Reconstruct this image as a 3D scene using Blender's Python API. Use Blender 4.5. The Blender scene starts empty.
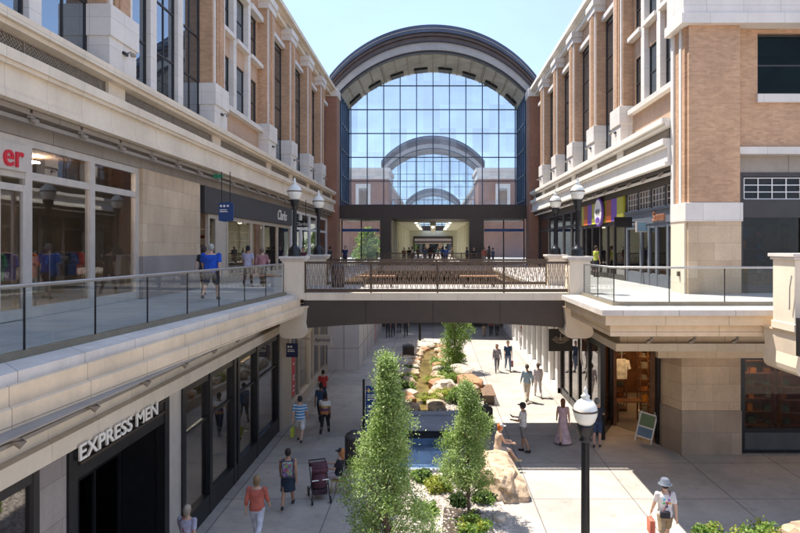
import bpy, bmesh, math, random
from mathutils import Vector, Matrix, noise
R = math.radians
random.seed(7)
scn = bpy.context.scene
COL = scn.collection
H = 7.3      # eye height above the lower street
UP = 5.65    # upper walkway level
F = 600.0    # focal length in photograph pixels, vanishing point at (433, 247)

# ------------------------------------------------------------------ helpers
def root_loc(o):
    v = Vector((0, 0, 0))
    while o is not None:
        v = v + Vector(o.location); o = o.parent
    return v

class MB:
    """collects shapes and links them as ONE mesh object"""
    def __init__(s): s.v = []; s.f = []; s.sm = []; s.mi = []; s.cur = 0
    def add(s, vs, fs, smooth=False):
        b = len(s.v); s.v += [tuple(p) for p in vs]
        for f in fs: s.f.append([i + b for i in f]); s.sm.append(smooth); s.mi.append(s.cur)
    def box(s, x0, x1, y0, y1, z0, z1):
        if x0 > x1: x0, x1 = x1, x0
        if y0 > y1: y0, y1 = y1, y0
        if z0 > z1: z0, z1 = z1, z0
        s.add([(x0,y0,z0),(x1,y0,z0),(x1,y1,z0),(x0,y1,z0),(x0,y0,z1),(x1,y0,z1),(x1,y1,z1),(x0,y1,z1)],
              [(0,3,2,1),(4,5,6,7),(0,1,5,4),(1,2,6,5),(2,3,7,6),(3,0,4,7)])
        return s
    def mbox(s, c, size, M):
        a, b, d = [q / 2 for q in size]
        vs = [Vector(c) + M @ Vector((x, y, z)) for z in (-d, d) for x, y in ((-a,-b),(a,-b),(a,b),(-a,b))]
        s.add(vs, [(0,3,2,1),(4,5,6,7),(0,1,5,4),(1,2,6,5),(2,3,7,6),(3,0,4,7)])
        return s
    def prism(s, poly, z0, z1, axis='z', smooth=False):
        """poly extruded along axis; poly coords: z->(x,y), y->(x,z), x->(y,z)"""
        def P(p, t):
            return (p[0], p[1], t) if axis == 'z' else ((p[0], t, p[1]) if axis == 'y' else (t, p[0], p[1]))
        n = len(poly)
        vs = [P(p, z0) for p in poly] + [P(p, z1) for p in poly]
        s.add(vs, [tuple(range(n))[::-1], tuple(range(n, 2*n))])
        s.add(vs, [(i, (i+1) % n, n + (i+1) % n, n + i) for i in range(n)], smooth)
        return s
    def tube(s, pts, rad, n=10, caps=True, flat=1.0):
        pts = [Vector(p) for p in pts]
        if not hasattr(rad, '__len__'): rad = [rad] * len(pts)
        base = len(s.v); rings = []
        up = Vector((0, 0, 1))
        for i, p in enumerate(pts):
            d = (pts[min(i+1, len(pts)-1)] - pts[max(i-1, 0)])
            if d.length < 1e-9: d = Vector((0, 0, 1))
            d.normalize()
            a = d.cross(up)
            if a.length < 1e-3: a = Vector((1, 0, 0))
            a.normalize(); b = d.cross(a).normalized()
            if abs(d.z) > 0.9:
                a = Vector((1,0,0)); a = (a - d * a.dot(d)).normalized(); b = d.cross(a).normalized()
            rings.append([p + a * (math.cos(2*math.pi*k/n) * rad[i]) + b * (math.sin(2*math.pi*k/n) * rad[i] * flat) for k in range(n)])
        vs = [q for r in rings for q in r]
        fs = []
        for i in range(len(rings)-1):
            for k in range(n):
                fs.append((i*n+k, i*n+(k+1) % n, (i+1)*n+(k+1) % n, (i+1)*n+k))
        s.add(vs, fs, n > 5)
        if caps:
            s.add(rings[0], [tuple(range(n))[::-1]]); s.add(rings[-1], [tuple(range(n))])
        return s
    def capsule(s, p0, r0, p1, r1, n=10):
        p0 = Vector(p0); p1 = Vector(p1); d = p1 - p0
        L = d.length
        d = d / L if L > 1e-6 else Vector((0, 0, 1))
        pts = []; rr = []
        for a in (85, 55, 25): pts.append(p0 - d * r0 * math.sin(R(a))); rr.append(r0 * math.cos(R(a)))
        pts.append(p0); rr.append(r0); pts.append(p1); rr.append(r1)
        for a in (25, 55, 85): pts.append(p1 + d * r1 * math.sin(R(a))); rr.append(r1 * math.cos(R(a)))
        s.tube(pts, rr, n); return s
    def loft(s, rings, n=16, smooth=True):
        """rings: (cx, cy, cz, rx, ry)"""
        vs = []
        for (cx, cy, cz, rx, ry) in rings:
            for k in range(n):
                t = 2*math.pi*k/n; vs.append((cx + rx*math.cos(t), cy + ry*math.sin(t), cz))
        fs = []
        for i in range(len(rings)-1):
            for k in range(n):
                fs.append((i*n+k, i*n+(k+1) % n, (i+1)*n+(k+1) % n, (i+1)*n+k))
        s.add(vs, fs, smooth)
        s.add(vs[:n], [tuple(range(n))[::-1]]); s.add(vs[-n:], [tuple(range(n))])
        return s
    def lathe(s, prof, cx=0, cy=0, n=20):
        return s.loft([(cx, cy, z, r, r) for r, z in prof], n)
    def ell(s, c, r, n=12, m=8):
        c = Vector(c)
        rings = []
        for i in range(m+1):
            a = -math.pi/2 + math.pi * i / m
            k = max(math.cos(a), 0.02)
            rings.append((c.x, c.y, c.z + r[2]*math.sin(a), r[0]*k, r[1]*k))
        s.loft(rings, n); return s
    def build(s, name, m, parent=None, bevel=0):
        me = bpy.data.meshes.new(name)
        off = root_loc(parent)
        me.from_pydata([(x-off.x, y-off.y, z-off.z) for x, y, z in s.v], [], s.f)
        ms = m if isinstance(m, (list, tuple)) else [m]
        for q in ms: me.materials.append(q)
        for i, p in enumerate(me.polygons):
            p.use_smooth = s.sm[i]; p.material_index = s.mi[i]
        me.update()
        o = bpy.data.objects.new(name, me); COL.objects.link(o)
        if parent is not None: o.parent = parent
        if bevel:
            b = o.modifiers.new('bevel', 'BEVEL'); b.width = bevel; b.segments = 2; b.limit_method = 'ANGLE'
        return o

def tag(o, label=None, cat=None, group=None, kind=None):
    if label: o['label'] = label
    if cat: o['category'] = cat
    if group: o['group'] = group
    if kind: o['kind'] = kind
    return o
def thing(name, label, cat, loc=(0, 0, 0), rz=0, group=None):
    o = bpy.data.objects.new(name, None); COL.objects.link(o)
    o.location = loc; o.rotation_euler = (0, 0, rz); o.empty_display_size = .2
    return tag(o, label, cat, group)
def copy_tree(o, parent=None):
    c = o.copy(); COL.objects.link(c)
    if parent is not None: c.parent = parent
    for ch in list(o.children): copy_tree(ch, c)
    return c
def struct(o): o['kind'] = 'structure'; return o

def gpos(px, py, z=0.0):
    """world point at height z seen at photograph pixel (px, py)"""
    d = (H - z) * F / (py - 247.0)
    return Vector(((px - 433.0) / F * d, d, z))

def text_mesh(name, body, size, m, parent, M, extrude=.01, shear=0, bold=0.0, align='CENTER', xs=1.0):
    cu = bpy.data.curves.new(name, 'FONT'); cu.body = body; cu.size = size; cu.extrude = extrude
    cu.align_x = align; cu.align_y = 'CENTER'; cu.shear = shear; cu.offset = bold
    t = bpy.data.objects.new(name, cu); COL.objects.link(t)
    bpy.context.view_layer.update()
    me = bpy.data.meshes.new_from_object(t.evaluated_get(bpy.context.evaluated_depsgraph_get()))
    bpy.data.objects.remove(t)
    me.name = name
    off = root_loc(parent)
    me.transform(Matrix.Translation(-off) @ M @ Matrix.Diagonal((xs, 1, 1, 1)))
    me.materials.clear(); me.materials.append(m)
    o = bpy.data.objects.new(name, me); COL.objects.link(o)
    if parent is not None: o.parent = parent
    return o
def face_cam(x, y, z):       # text plane facing -Y
    return Matrix.Translation((x, y, z)) @ Matrix.Rotation(R(90), 4, 'X')
def face_right(x, y, z):     # on the left side, facing +X, reads along +Y
    return Matrix.Translation((x, y, z)) @ Matrix.Rotation(R(90), 4, 'Z') @ Matrix.Rotation(R(90), 4, 'X')
def face_left(x, y, z):      # on the right side, facing -X, reads along -Y
    return Matrix.Translation((x, y, z)) @ Matrix.Rotation(R(-90), 4, 'Z') @ Matrix.Rotation(R(90), 4, 'X')

# ------------------------------------------------------------------ materials
def new_mat(name):
    m = bpy.data.materials.new(name); m.use_nodes = True
    nt = m.node_tree; b = nt.nodes['Principled BSDF']
    return m, nt, b
def N(nt, t, **kw):
    n = nt.nodes.new(t)
    for k, v in kw.items(): setattr(n, k, v)
    return n
def L(nt, a, b): nt.links.new(a, b)
def mixc(nt, fac, a, b, mode='MIX'):
    n = N(nt, 'ShaderNodeMix', data_type='RGBA', blend_type=mode)
    for sock, val in ((n.inputs[0], fac), (n.inputs[6], a), (n.inputs[7], b)):
        if hasattr(val, 'links'): L(nt, val, sock)
        elif isinstance(val, (int, float)): sock.default_value = val
        else: sock.default_value = (*val, 1) if len(val) == 3 else val
    return n.outputs[2]
def mul(c, k): return tuple(min(1, x*k) for x in c)
def noise_fac(nt, co, scale, detail=4, lo=.35, hi=.65):
    n = N(nt, 'ShaderNodeTexNoise'); n.inputs['Scale'].default_value = scale; n.inputs['Detail'].default_value = detail
    L(nt, co, n.inputs['Vector'])
    r = N(nt, 'ShaderNodeMapRange'); r.inputs[1].default_value = lo; r.inputs[2].default_value = hi
    L(nt, n.outputs[0], r.inputs[0]); return r.outputs[0]
def uvco(nt, flat=False):
    tc = N(nt, 'ShaderNodeTexCoord'); sp = N(nt, 'ShaderNodeSeparateXYZ'); L(nt, tc.outputs['Object'], sp.inputs[0])
    cb = N(nt, 'ShaderNodeCombineXYZ')
    if flat:
        L(nt, sp.outputs[0], cb.inputs[0]); L(nt, sp.outputs[1], cb.inputs[1])
    else:
        ad = N(nt, 'ShaderNodeMath', operation='ADD'); L(nt, sp.outputs[0], ad.inputs[0]); L(nt, sp.outputs[1], ad.inputs[1])
        L(nt, ad.outputs[0], cb.inputs[0]); L(nt, sp.outputs[2], cb.inputs[1])
    return tc.outputs['Object'], cb.outputs[0]
def plain(name, c, rough=.6, metal=0, var=.12, scale=3, bump=0, bscale=60, spec=.5):
    m, nt, b = new_mat(name)
    tc = N(nt, 'ShaderNodeTexCoord')
    f = noise_fac(nt, tc.outputs['Object'], scale, 5)
    f2 = noise_fac(nt, tc.outputs['Object'], scale*9, 3)
    c1 = mixc(nt, f, mul(c, 1-var), mul(c, 1+var*.6))
    c2 = mixc(nt, f2, c1, mul(c, 1-var*.7)); nt.nodes[-1].inputs[0].default_value
    L(nt, mixc(nt, .3, c1, c2), b.inputs['Base Color'])
    b.inputs['Roughness'].default_value = rough; b.inputs['Metallic'].default_value = metal
    b.inputs['Specular IOR Level'].default_value = spec
    if bump:
        bn = N(nt, 'ShaderNodeTexNoise'); bn.inputs['Scale'].default_value = bscale; L(nt, tc.outputs['Object'], bn.inputs['Vector'])
        bp = N(nt, 'ShaderNodeBump'); bp.inputs['Strength'].default_value = bump; bp.inputs['Distance'].default_value = .01
        L(nt, bn.outputs[0], bp.inputs['Height']); L(nt, bp.outputs[0], b.inputs['Normal'])
    return m
def blocks(name, c1, c2, mortar, w, h, ms=.006, offset=.5, flat=False, rough=.8, var=.15, bump=.25, mscale=1.2, stain=None):
    m, nt, b = new_mat(name)
    oc, uv = uvco(nt, flat)
    br = N(nt, 'ShaderNodeTexBrick'); br.offset = offset; L(nt, uv, br.inputs['Vector'])
    br.inputs['Color1'].default_value = (*c1, 1); br.inputs['Color2'].default_value = (*c2, 1); br.inputs['Mortar'].default_value = (*mortar, 1)
    br.inputs['Scale'].default_value = 1; br.inputs['Mortar Size'].default_value = ms; br.inputs['Mortar Smooth'].default_value = .2
    br.inputs['Brick Width'].default_value = w; br.inputs['Row Height'].default_value = h; br.inputs['Bias'].default_value = 0
    f = noise_fac(nt, oc, mscale, 6, .3, .7)
    col = mixc(nt, f, (1-var,)*3, (1+var*.3,)*3)
    col = mixc(nt, 1.0, br.outputs['Color'], col, 'MULTIPLY')
    f2 = noise_fac(nt, oc, mscale*14, 4, .3, .7)
    col = mixc(nt, 1.0, col, mixc(nt, f2, (1-var*.5,)*3, (1, 1, 1)), 'MULTIPLY')
    sm = N(nt, 'ShaderNodeMapping'); sm.inputs['Scale'].default_value = (1, 1, 1) if flat else (1.6, 1.6, .4); L(nt, oc, sm.inputs[0])
    fs_ = noise_fac(nt, sm.outputs[0], 1.6, 5, .42, .75)
    col = mixc(nt, 1.0, col, mixc(nt, fs_, (1, 1, 1), (1-var*.65,)*3), 'MULTIPLY')
    if stain:
        f3 = noise_fac(nt, oc, stain[0], 3, stain[1], stain[1]+.06)
        col = mixc(nt, 1.0, col, mixc(nt, f3, (1, 1, 1), (stain[2],)*3), 'MULTIPLY')
    L(nt, col, b.inputs['Base Color']); b.inputs['Roughness'].default_value = rough
    bp = N(nt, 'ShaderNodeBump'); bp.inputs['Strength'].default_value = bump; bp.inputs['Distance'].default_value = .01; bp.invert = True
    L(nt, br.outputs['Fac'], bp.inputs['Height'])
    bn = N(nt, 'ShaderNodeTexNoise'); bn.inputs['Scale'].default_value = 90; L(nt, oc, bn.inputs['Vector'])
    b2 = N(nt, 'ShaderNodeBump'); b2.inputs['Strength'].default_value = .12; b2.inputs['Distance'].default_value = .01
    L(nt, bn.outputs[0], b2.inputs['Height']); L(nt, bp.outputs[0], b2.inputs['Normal']); L(nt, b2.outputs[0], b.inputs['Normal'])
    return m
def glass(name, tint=(.9, .95, .95), ior=1.5, rough=0.0, boost=0.0, haze=0.0, cell=None):
    """thin pane: fresnel mirror over a tinted see-through sheet"""
    m, nt, b = new_mat(name); nt.nodes.remove(b)
    out = nt.nodes['Material Output']
    tr = N(nt, 'ShaderNodeBsdfTransparent'); tr.inputs[0].default_value = (*tint, 1)
    gl = N(nt, 'ShaderNodeBsdfGlossy'); gl.inputs['Roughness'].default_value = rough
    gm = N(nt, 'ShaderNodeNewGeometry'); dt = N(nt, 'ShaderNodeVectorMath', operation='DOT_PRODUCT')
    L(nt, gm.outputs['Incoming'], dt.inputs[0]); L(nt, gm.outputs['Normal'], dt.inputs[1])
    ab = N(nt, 'ShaderNodeMath', operation='ABSOLUTE'); L(nt, dt.outputs['Value'], ab.inputs[0])
    om = N(nt, 'ShaderNodeMath', operation='SUBTRACT'); om.inputs[0].default_value = 1; L(nt, ab.outputs[0], om.inputs[1])
    pw = N(nt, 'ShaderNodeMath', operation='POWER'); L(nt, om.outputs[0], pw.inputs[0]); pw.inputs[1].default_value = 5
    f0 = ((ior-1)/(ior+1))**2
    fr = N(nt, 'ShaderNodeMath', operation='MULTIPLY_ADD'); L(nt, pw.outputs[0], fr.inputs[0]); fr.inputs[1].default_value = 1-f0; fr.inputs[2].default_value = f0
    tc = N(nt, 'ShaderNodeTexCoord'); nz = N(nt, 'ShaderNodeTexNoise'); nz.inputs['Scale'].default_value = .9; L(nt, tc.outputs['Object'], nz.inputs[0])
    bp = N(nt, 'ShaderNodeBump'); bp.inputs['Strength'].default_value = .05; bp.inputs['Distance'].default_value = .03
    L(nt, nz.outputs[0], bp.inputs['Height']); L(nt, bp.outputs[0], gl.inputs['Normal'])
    ad = N(nt, 'ShaderNodeMath', operation='ADD', use_clamp=True); ad.inputs[1].default_value = boost; L(nt, fr.outputs[0], ad.inputs[0])
    mx = N(nt, 'ShaderNodeMixShader'); L(nt, ad.outputs[0], mx.inputs[0]); L(nt, tr.outputs[0], mx.inputs[1]); L(nt, gl.outputs[0], mx.inputs[2])
    if haze:  # pale diffuse layer painted over the panes for milky reflections and haze
        df = N(nt, 'ShaderNodeBsdfDiffuse'); df.inputs[0].default_value = (.8, .84, .9, 1)
        m2 = N(nt, 'ShaderNodeMixShader'); L(nt, mx.outputs[0], m2.inputs[1]); L(nt, df.outputs[0], m2.inputs[2])
        oc, uv = uvco(nt)
        br = N(nt, 'ShaderNodeTexBrick'); br.offset = 0; L(nt, uv, br.inputs['Vector']); br.inputs['Scale'].default_value = 1
        br.inputs['Brick Width'].default_value = cell[0]; br.inputs['Row Height'].default_value = cell[1]; br.inputs['Mortar Size'].default_value = 0
        br.inputs['Color1'].default_value = (haze*.3,)*3 + (1,); br.inputs['Color2'].default_value = (haze*1.7,)*3 + (1,)
        fz = noise_fac(nt, oc, .5, 5, .3, .7); mm = N(nt, 'ShaderNodeMath', operation='MULTIPLY_ADD'); L(nt, fz, mm.inputs[0]); mm.inputs[1].default_value = haze; L(nt, br.outputs[0], mm.inputs[2])
        L(nt, mm.outputs[0], m2.inputs[0]); mx = m2
    L(nt, mx.outputs[0], out.inputs[0]); return m
def mirror_glass(name, base, k=.5):
    m, nt, b = new_mat(name)
    b.inputs['Base Color'].default_value = (*base, 1); b.inputs['Roughness'].default_value = .02
    gl = N(nt, 'ShaderNodeBsdfGlossy'); gl.inputs['Roughness'].default_value = .01; gl.inputs[0].default_value = (.72, .84, .95, 1)
    ms = N(nt, 'ShaderNodeMixShader'); ms.inputs[0].default_value = k; L(nt, b.outputs[0], ms.inputs[1]); L(nt, gl.outputs[0], ms.inputs[2]); L(nt, ms.outputs[0], nt.nodes['Material Output'].inputs[0])
    tc = N(nt, 'ShaderNodeTexCoord'); nz = N(nt, 'ShaderNodeTexNoise'); nz.inputs['Scale'].default_value = .8; L(nt, tc.outputs['Object'], nz.inputs[0])
    bp = N(nt, 'ShaderNodeBump'); bp.inputs['Strength'].default_value = .08; bp.inputs['Distance'].default_value = .03
    L(nt, nz.outputs[0], bp.inputs['Height']); L(nt, bp.outputs[0], b.inputs['Normal']); L(nt, bp.outputs[0], gl.inputs['Normal'])
    return m
def foliage(name, ca, cb_, cc, rough=.5, trans=.45):
    m, nt, b = new_mat(name)
    g = N(nt, 'ShaderNodeNewGeometry')
    r = N(nt, 'ShaderNodeValToRGB'); L(nt, g.outputs['Random Per Island'], r.inputs[0])
    e = r.color_ramp.elements; e[0].color = (*ca, 1); e[1].color = (*cc, 1)
    k = r.color_ramp.elements.new(.5); k.color = (*cb_, 1)
    L(nt, r.outputs[0], b.inputs['Base Color']); b.inputs['Roughness'].default_value = rough
    tl = N(nt, 'ShaderNodeBsdfTranslucent'); L(nt, r.outputs[0], tl.inputs[0])
    mx = N(nt, 'ShaderNodeMixShader'); mx.inputs[0].default_value = trans
    L(nt, b.outputs[0], mx.inputs[1]); L(nt, tl.outputs[0], mx.inputs[2]); L(nt, mx.outputs[0], nt.nodes['Material Output'].inputs[0])
    return m
def emit(name, c, s):
    m, nt, b = new_mat(name); b.inputs['Base Color'].default_value = (*c, 1)
    b.inputs['Emission Color'].default_value = (*c, 1); b.inputs['Emission Strength'].default_value = s; return m

M = {}
M['brick'] = blocks('tan_brick', (.64,.385,.225), (.50,.29,.16), (.53,.37,.25), .21, .07, .006, mscale=.5, var=.18)
M['brick_red'] = blocks('red_brick', (.38,.185,.115), (.33,.155,.095), (.34,.20,.14), .21, .07, .006, mscale=.5)
M['stucco'] = blocks('tan_panel', (.56,.38,.26), (.52,.35,.24), (.40,.28,.20), 2.4, 1.3, .008, mscale=.4, offset=0)
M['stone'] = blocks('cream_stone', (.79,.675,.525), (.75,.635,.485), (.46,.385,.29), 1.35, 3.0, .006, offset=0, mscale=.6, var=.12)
M['stone_r'] = blocks('sun_paled_stone', (.82,.77,.69), (.80,.75,.67), (.52,.47,.41), 1.35, 3.0, .006, offset=0, mscale=.6, var=.08)  # paler copy of the cream stone, right facade's sunlight put into the colour
M['corbel'] = plain('corbel_stone', (.66,.55,.42), .8, 0, .1, 1.5, .2, 60)
M['stone_w'] = blocks('white_stone', (.76,.70,.63), (.72,.66,.595), (.48,.43,.39), 1.3, .75, .007, offset=0, mscale=.7, var=.1)
M['ashlar'] = blocks('ashlar_stone', (.70,.53,.35), (.57,.41,.265), (.42,.30,.20), 1.15, .62, .006, mscale=.8, var=.2)
M['stone_g'] = blocks('grey_stone_base', (.34,.29,.25), (.30,.25,.22), (.18,.15,.13), 1.15, .7, .006, mscale=.8, var=.2)
M['coping'] = blocks('coping_stone', (.70,.63,.56), (.66,.59,.52), (.34,.29,.25), 1.5, 2.0, .009, offset=0, mscale=1.1, var=.16)
M['fascia'] = blocks('fascia_stone', (.78,.61,.42), (.73,.56,.375), (.38,.28,.19), 1.7, 5.0, .008, offset=0, mscale=.7, var=.15)
M['pave'] = blocks('concrete_paving', (.50,.445,.385), (.45,.40,.345), (.20,.175,.155), 2.9, 2.9, .018, offset=0, flat=True, mscale=.45, var=.22, stain=(2.3, .64, .85))
M['floor_up'] = blocks('walkway_concrete', (.47,.43,.39), (.43,.395,.355), (.22,.20,.18), 1.8, 1.8, .01, offset=0, flat=True, mscale=.6, var=.15)
M['beam'] = plain('bronze_beam', (.062,.047,.038), .5, .2, .1)
M['bronze'] = plain('bronze_metal', (.10,.075,.058), .42, .6, .15, 8)
M['lattice'] = plain('lattice_metal', (.30,.22,.165), .45, .5, .25, 3)
M['black'] = plain('black_metal', (.018,.018,.02), .35, .3, .2, 5)
M['silver'] = plain('brushed_aluminium', (.66,.60,.53), .34, .4, .08, 4)
M['steel'] = plain('handrail_steel', (.42,.40,.38), .3, .8, .08, 4)
M['shoe'] = plain('rail_base_metal', (.26,.23,.17), .45, .5, .12, 4)
M['dark_blue'] = plain('atrium_dark_frame', (.03,.033,.045), .4, .4, .1)
M['mull'] = plain('curtain_mullion', (.06,.085,.125), .4, .4, .1)
M['roof_dark'] = plain('dark_roof_metal', (.075,.085,.115), .38, .5, .25, .6)
M['roof_brown'] = plain('brown_metal_trim', (.10,.07,.06), .45, .4, .2, 1)
M['arch_pale'] = plain('pale_arch_band', (.33,.31,.295), .6, 0, .12, 1.2)
M['soffit'] = blocks('soffit_panels', (.48,.45,.40), (.42,.40,.35), (.20,.19,.17), 1.6, 3, .02, offset=0, mscale=.5, var=.2)
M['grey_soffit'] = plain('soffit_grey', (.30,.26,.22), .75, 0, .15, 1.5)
M['header'] = blocks('header_panel', (.36,.31,.26), (.34,.29,.24), (.14,.12,.10), 2.2, 3, .012, offset=0, mscale=.5)
M['louver'] = plain('louver_bronze', (.34,.30,.26), .5, .3, .15, 6)
M['louver_b'] = plain('louver_backing', (.09,.078,.068), .8, 0, .1)
M['dkframe'] = plain('dark_window_frame', (.045,.04,.038), .45, .3, .1)
M['glass'] = glass('clear_pane', (.86,.92,.91), 1.45)
M['rail_glass'] = glass('railing_pane', (.91,.955,.965), 1.4)
M['shop_glass'] = glass('shop_pane', (.80,.81,.81), 1.8, boost=.04)
M['shop_dark'] = glass('shop_dark_pane', (.62,.62,.64), 1.9, boost=.06)
M['atrium_glass'] = glass('atrium_pane', (.90,.94,.97), 1.35, haze=.09, cell=(1.67, 2.42))  # milky reflections put into the pane colour
M['display_glass'] = glass('display_pane', (.70,.71,.71), 1.9, boost=.16)
M['stone_t'] = blocks('tan_stone_base', (.44,.34,.245), (.38,.29,.205), (.24,.18,.13), 1.15, .78, .006, mscale=.8, var=.2)
M['entry_glass'] = glass('entry_pane', (.20,.20,.21), 1.12)  # dark tint carries the shade of the doorway behind it
M['wing_shop'] = glass('wing_shop_pane', (.72,.72,.72), 1.35)
M['wing_glass'] = glass('green_dark_pane', (.30,.44,.38), 1.3)
M['win'] = mirror_glass('office_window', (.02,.024,.03), .32)
M['blue_glass'] = mirror_glass('blue_side_glass', (.06,.10,.17), .35)
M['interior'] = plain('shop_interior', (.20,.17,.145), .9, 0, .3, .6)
M['int_floor'] = plain('shop_floor', (.30,.26,.22), .5, 0, .2, .6)
M['int_wood'] = plain('shop_wood', (.20,.09,.04), .5, 0, .35, 2)
M['charcoal'] = plain('charcoal_panel', (.055,.048,.046), .55, .1, .12)
M['plinth'] = plain('grey_plinth', (.06,.063,.065), .5, 0, .15)
M['white'] = plain('white_paint', (.78,.76,.73), .5, 0, .05)
M['hoard'] = plain('hoarding_panel', (.62,.59,.57), .6, 0, .1, .8)
M['cream'] = plain('cream_wall', (.74,.72,.56), .7, 0, .08)
M['beige'] = plain('beige_frame', (.50,.42,.33), .6, 0, .08)
M['bluegrey'] = plain('blue_grey_shopfront', (.105,.12,.145), .5, 0, .1)
M['sign_blue'] = plain('sign_blue', (.015,.055,.18), .4, 0, .08)
M['sign_navy'] = plain('sign_navy', (.008,.015,.07), .4, 0, .08)
M['red'] = plain('sign_red', (.62,.015,.03), .45, 0, .05)
M['orange'] = plain('sign_orange', (.75,.17,.04), .5, 0, .1)
M['purple'] = plain('sign_purple', (.17,.07,.38), .5, 0, .1)
M['olive'] = plain('sign_olive', (.42,.40,.04), .5, 0, .1)
M['yellow'] = plain('sign_yellow', (.80,.76,.10), .5, 0, .1)
M['rust'] = plain('sign_rust', (.35,.10,.03), .5, 0, .1)
M['copper'] = plain('copper_letters', (.62,.30,.18), .35, .6, .1)
M['letter'] = plain('letter_white', (.85,.80,.70), .45, 0, .04)
M['globe'] = plain('frosted_globe', (.70,.70,.64), .22, 0, .06)
M['green'] = emit('exit_green', (.015,.12,.06), .12)
M['bark'] = plain('tree_bark', (.17,.12,.08), .9, 0, .3, 9, .5, 30)
M['leafA'] = foliage('leaf_grey_green', (.18,.27,.06), (.34,.46,.14), (.62,.72,.34))
M['leafB'] = foliage('leaf_fresh_green', (.10,.19,.03), (.20,.33,.06), (.36,.48,.12))
M['leafC'] = foliage('leaf_yellow_green', (.22,.27,.03), (.36,.40,.06), (.50,.52,.13))
M['leafD'] = foliage('leaf_dark_green', (.02,.045,.012), (.045,.09,.022), (.09,.15,.04))
M['rock'] = plain('sandstone_rock', (.52,.38,.25), .9, 0, .55, 3.5, 1, 9)
M['rock_r'] = plain('red_sandstone_rock', (.40,.21,.11), .9, 0, .4, 2.5, .8, 14)
M['rock_w'] = plain('pale_rock', (.54,.46,.36), .9, 0, .55, 3.5, 1, 9)
M['gravel'] = plain('gravel_bed', (.52,.45,.38), .95, 0, .4, 14, .9, 40)
M['mulch'] = plain('soil', (.07,.05,.035), .95, 0, .4, 10, .9, 40)
M['wood'] = plain('bench_wood', (.30,.19,.12), .6, 0, .3, 5)
M['wood_o'] = plain('bench_wood_orange', (.52,.28,.15), .55, 0, .2, 5)
M['bin'] = plain('bin_metal', (.075,.06,.06), .4, .4, .15, 4)
M['basin'] = plain('basin_stone', (.33,.34,.38), .5, 0, .15, 2)
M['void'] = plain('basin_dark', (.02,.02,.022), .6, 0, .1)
def water_mat(name, c, rough, bs):
    m, nt, b = new_mat(name)
    tc = N(nt, 'ShaderNodeTexCoord')
    f = noise_fac(nt, tc.outputs['Object'], 1.4, 5)
    L(nt, mixc(nt, f, mul(c, .6), mul(c, 1.25)), b.inputs['Base Color'])
    b.inputs['Roughness'].default_value = rough; b.inputs['IOR'].default_value = 1.33
    nz = N(nt, 'ShaderNodeTexNoise'); nz.inputs['Scale'].default_value = bs; L(nt, tc.outputs['Object'], nz.inputs[0])
    bp = N(nt, 'ShaderNodeBump'); bp.inputs['Strength'].default_value = .3; bp.inputs['Distance'].default_value = .02
    L(nt, nz.outputs[0], bp.inputs['Height']); L(nt, bp.outputs[0], b.inputs['Normal']); return m
M['stream'] = water_mat('stream_water', (.20,.15,.06), .08, 9)
M['pool'] = water_mat('pool_water', (.13,.22,.34), .06, 3)

def skinm(name, c):
    m, nt, b = new_mat(name); b.inputs['Base Color'].default_value = (*c, 1); b.inputs['Roughness'].default_value = .55
    b.inputs['Subsurface Weight'].default_value = .05; return m
M['skin'] = skinm('skin_light', (.55,.33,.23)); M['skin2'] = skinm('skin_tan', (.40,.22,.14)); M['skin3'] = skinm('skin_brown', (.20,.105,.065))
_cl = {}
def cloth(c, kind='plain'):
    k = (tuple(c), kind)
    if k in _cl: return _cl[k]
    if kind == 'plain': m = plain('cloth', c, .9, 0, .30, 5, .9, 11)
    else:
        m, nt, b = new_mat('cloth_' + kind)
        tc = N(nt, 'ShaderNodeTexCoord'); sp = N(nt, 'ShaderNodeSeparateXYZ'); L(nt, tc.outputs['Object'], sp.inputs[0])
        if kind == 'stripes':
            md = N(nt, 'ShaderNodeMath', operation='MODULO'); md.inputs[1].default_value = .11; L(nt, sp.outputs[2], md.inputs[0])
            gt = N(nt, 'ShaderNodeMath', operation='GREATER_THAN'); gt.inputs[1].default_value = .06; L(nt, md.outputs[0], gt.inputs[0])
            col = mixc(nt, gt.outputs[0], c, (.55,.62,.66))
        elif kind == 'bands':
            r = N(nt, 'ShaderNodeValToRGB'); r.color_ramp.interpolation = 'CONSTANT'
            mr = N(nt, 'ShaderNodeMapRange'); mr.inputs[1].default_value = .85; mr.inputs[2].default_value = 1.5; L(nt, sp.outputs[2], mr.inputs[0]); L(nt, mr.outputs[0], r.inputs[0])
            e = r.color_ramp.elements; e[0].color = (.40,.16,.05,1); e[1].position = .9; e[1].color = (.05,.06,.16,1)
            for p, q in ((.25, (.16,.05,.12,1)), (.42, (.45,.30,.10,1)), (.58, (.60,.57,.52,1))):
                k2 = r.color_ramp.elements.new(p); k2.color = q
            col = r.outputs[0]
        else:  # print
            v = N(nt, 'ShaderNodeTexVoronoi'); v.inputs['Scale'].default_value = 22; L(nt, tc.outputs['Object'], v.inputs['Vector'])
            col = mixc(nt, .35, c, v.outputs['Color'], 'MIX')
        L(nt, col, b.inputs['Base Color']); b.inputs['Roughness'].default_value = .9
    _cl[k] = m; return m
# ================================================================== SETTING
g = MB(); g.box(-700, 700, -150, 1500, -.5, 0); struct(g.build('ground', M['pave']))

def poly_slab(name, poly, z0, z1, m, parent=None):
    b = MB(); b.prism(poly, z0, z1); return b.build(name, m, parent)
def O(d): return 6.17 - .068 * d       # left coping outer line
def G(d): return 7.10 - .093 * d       # left railing line
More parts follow.
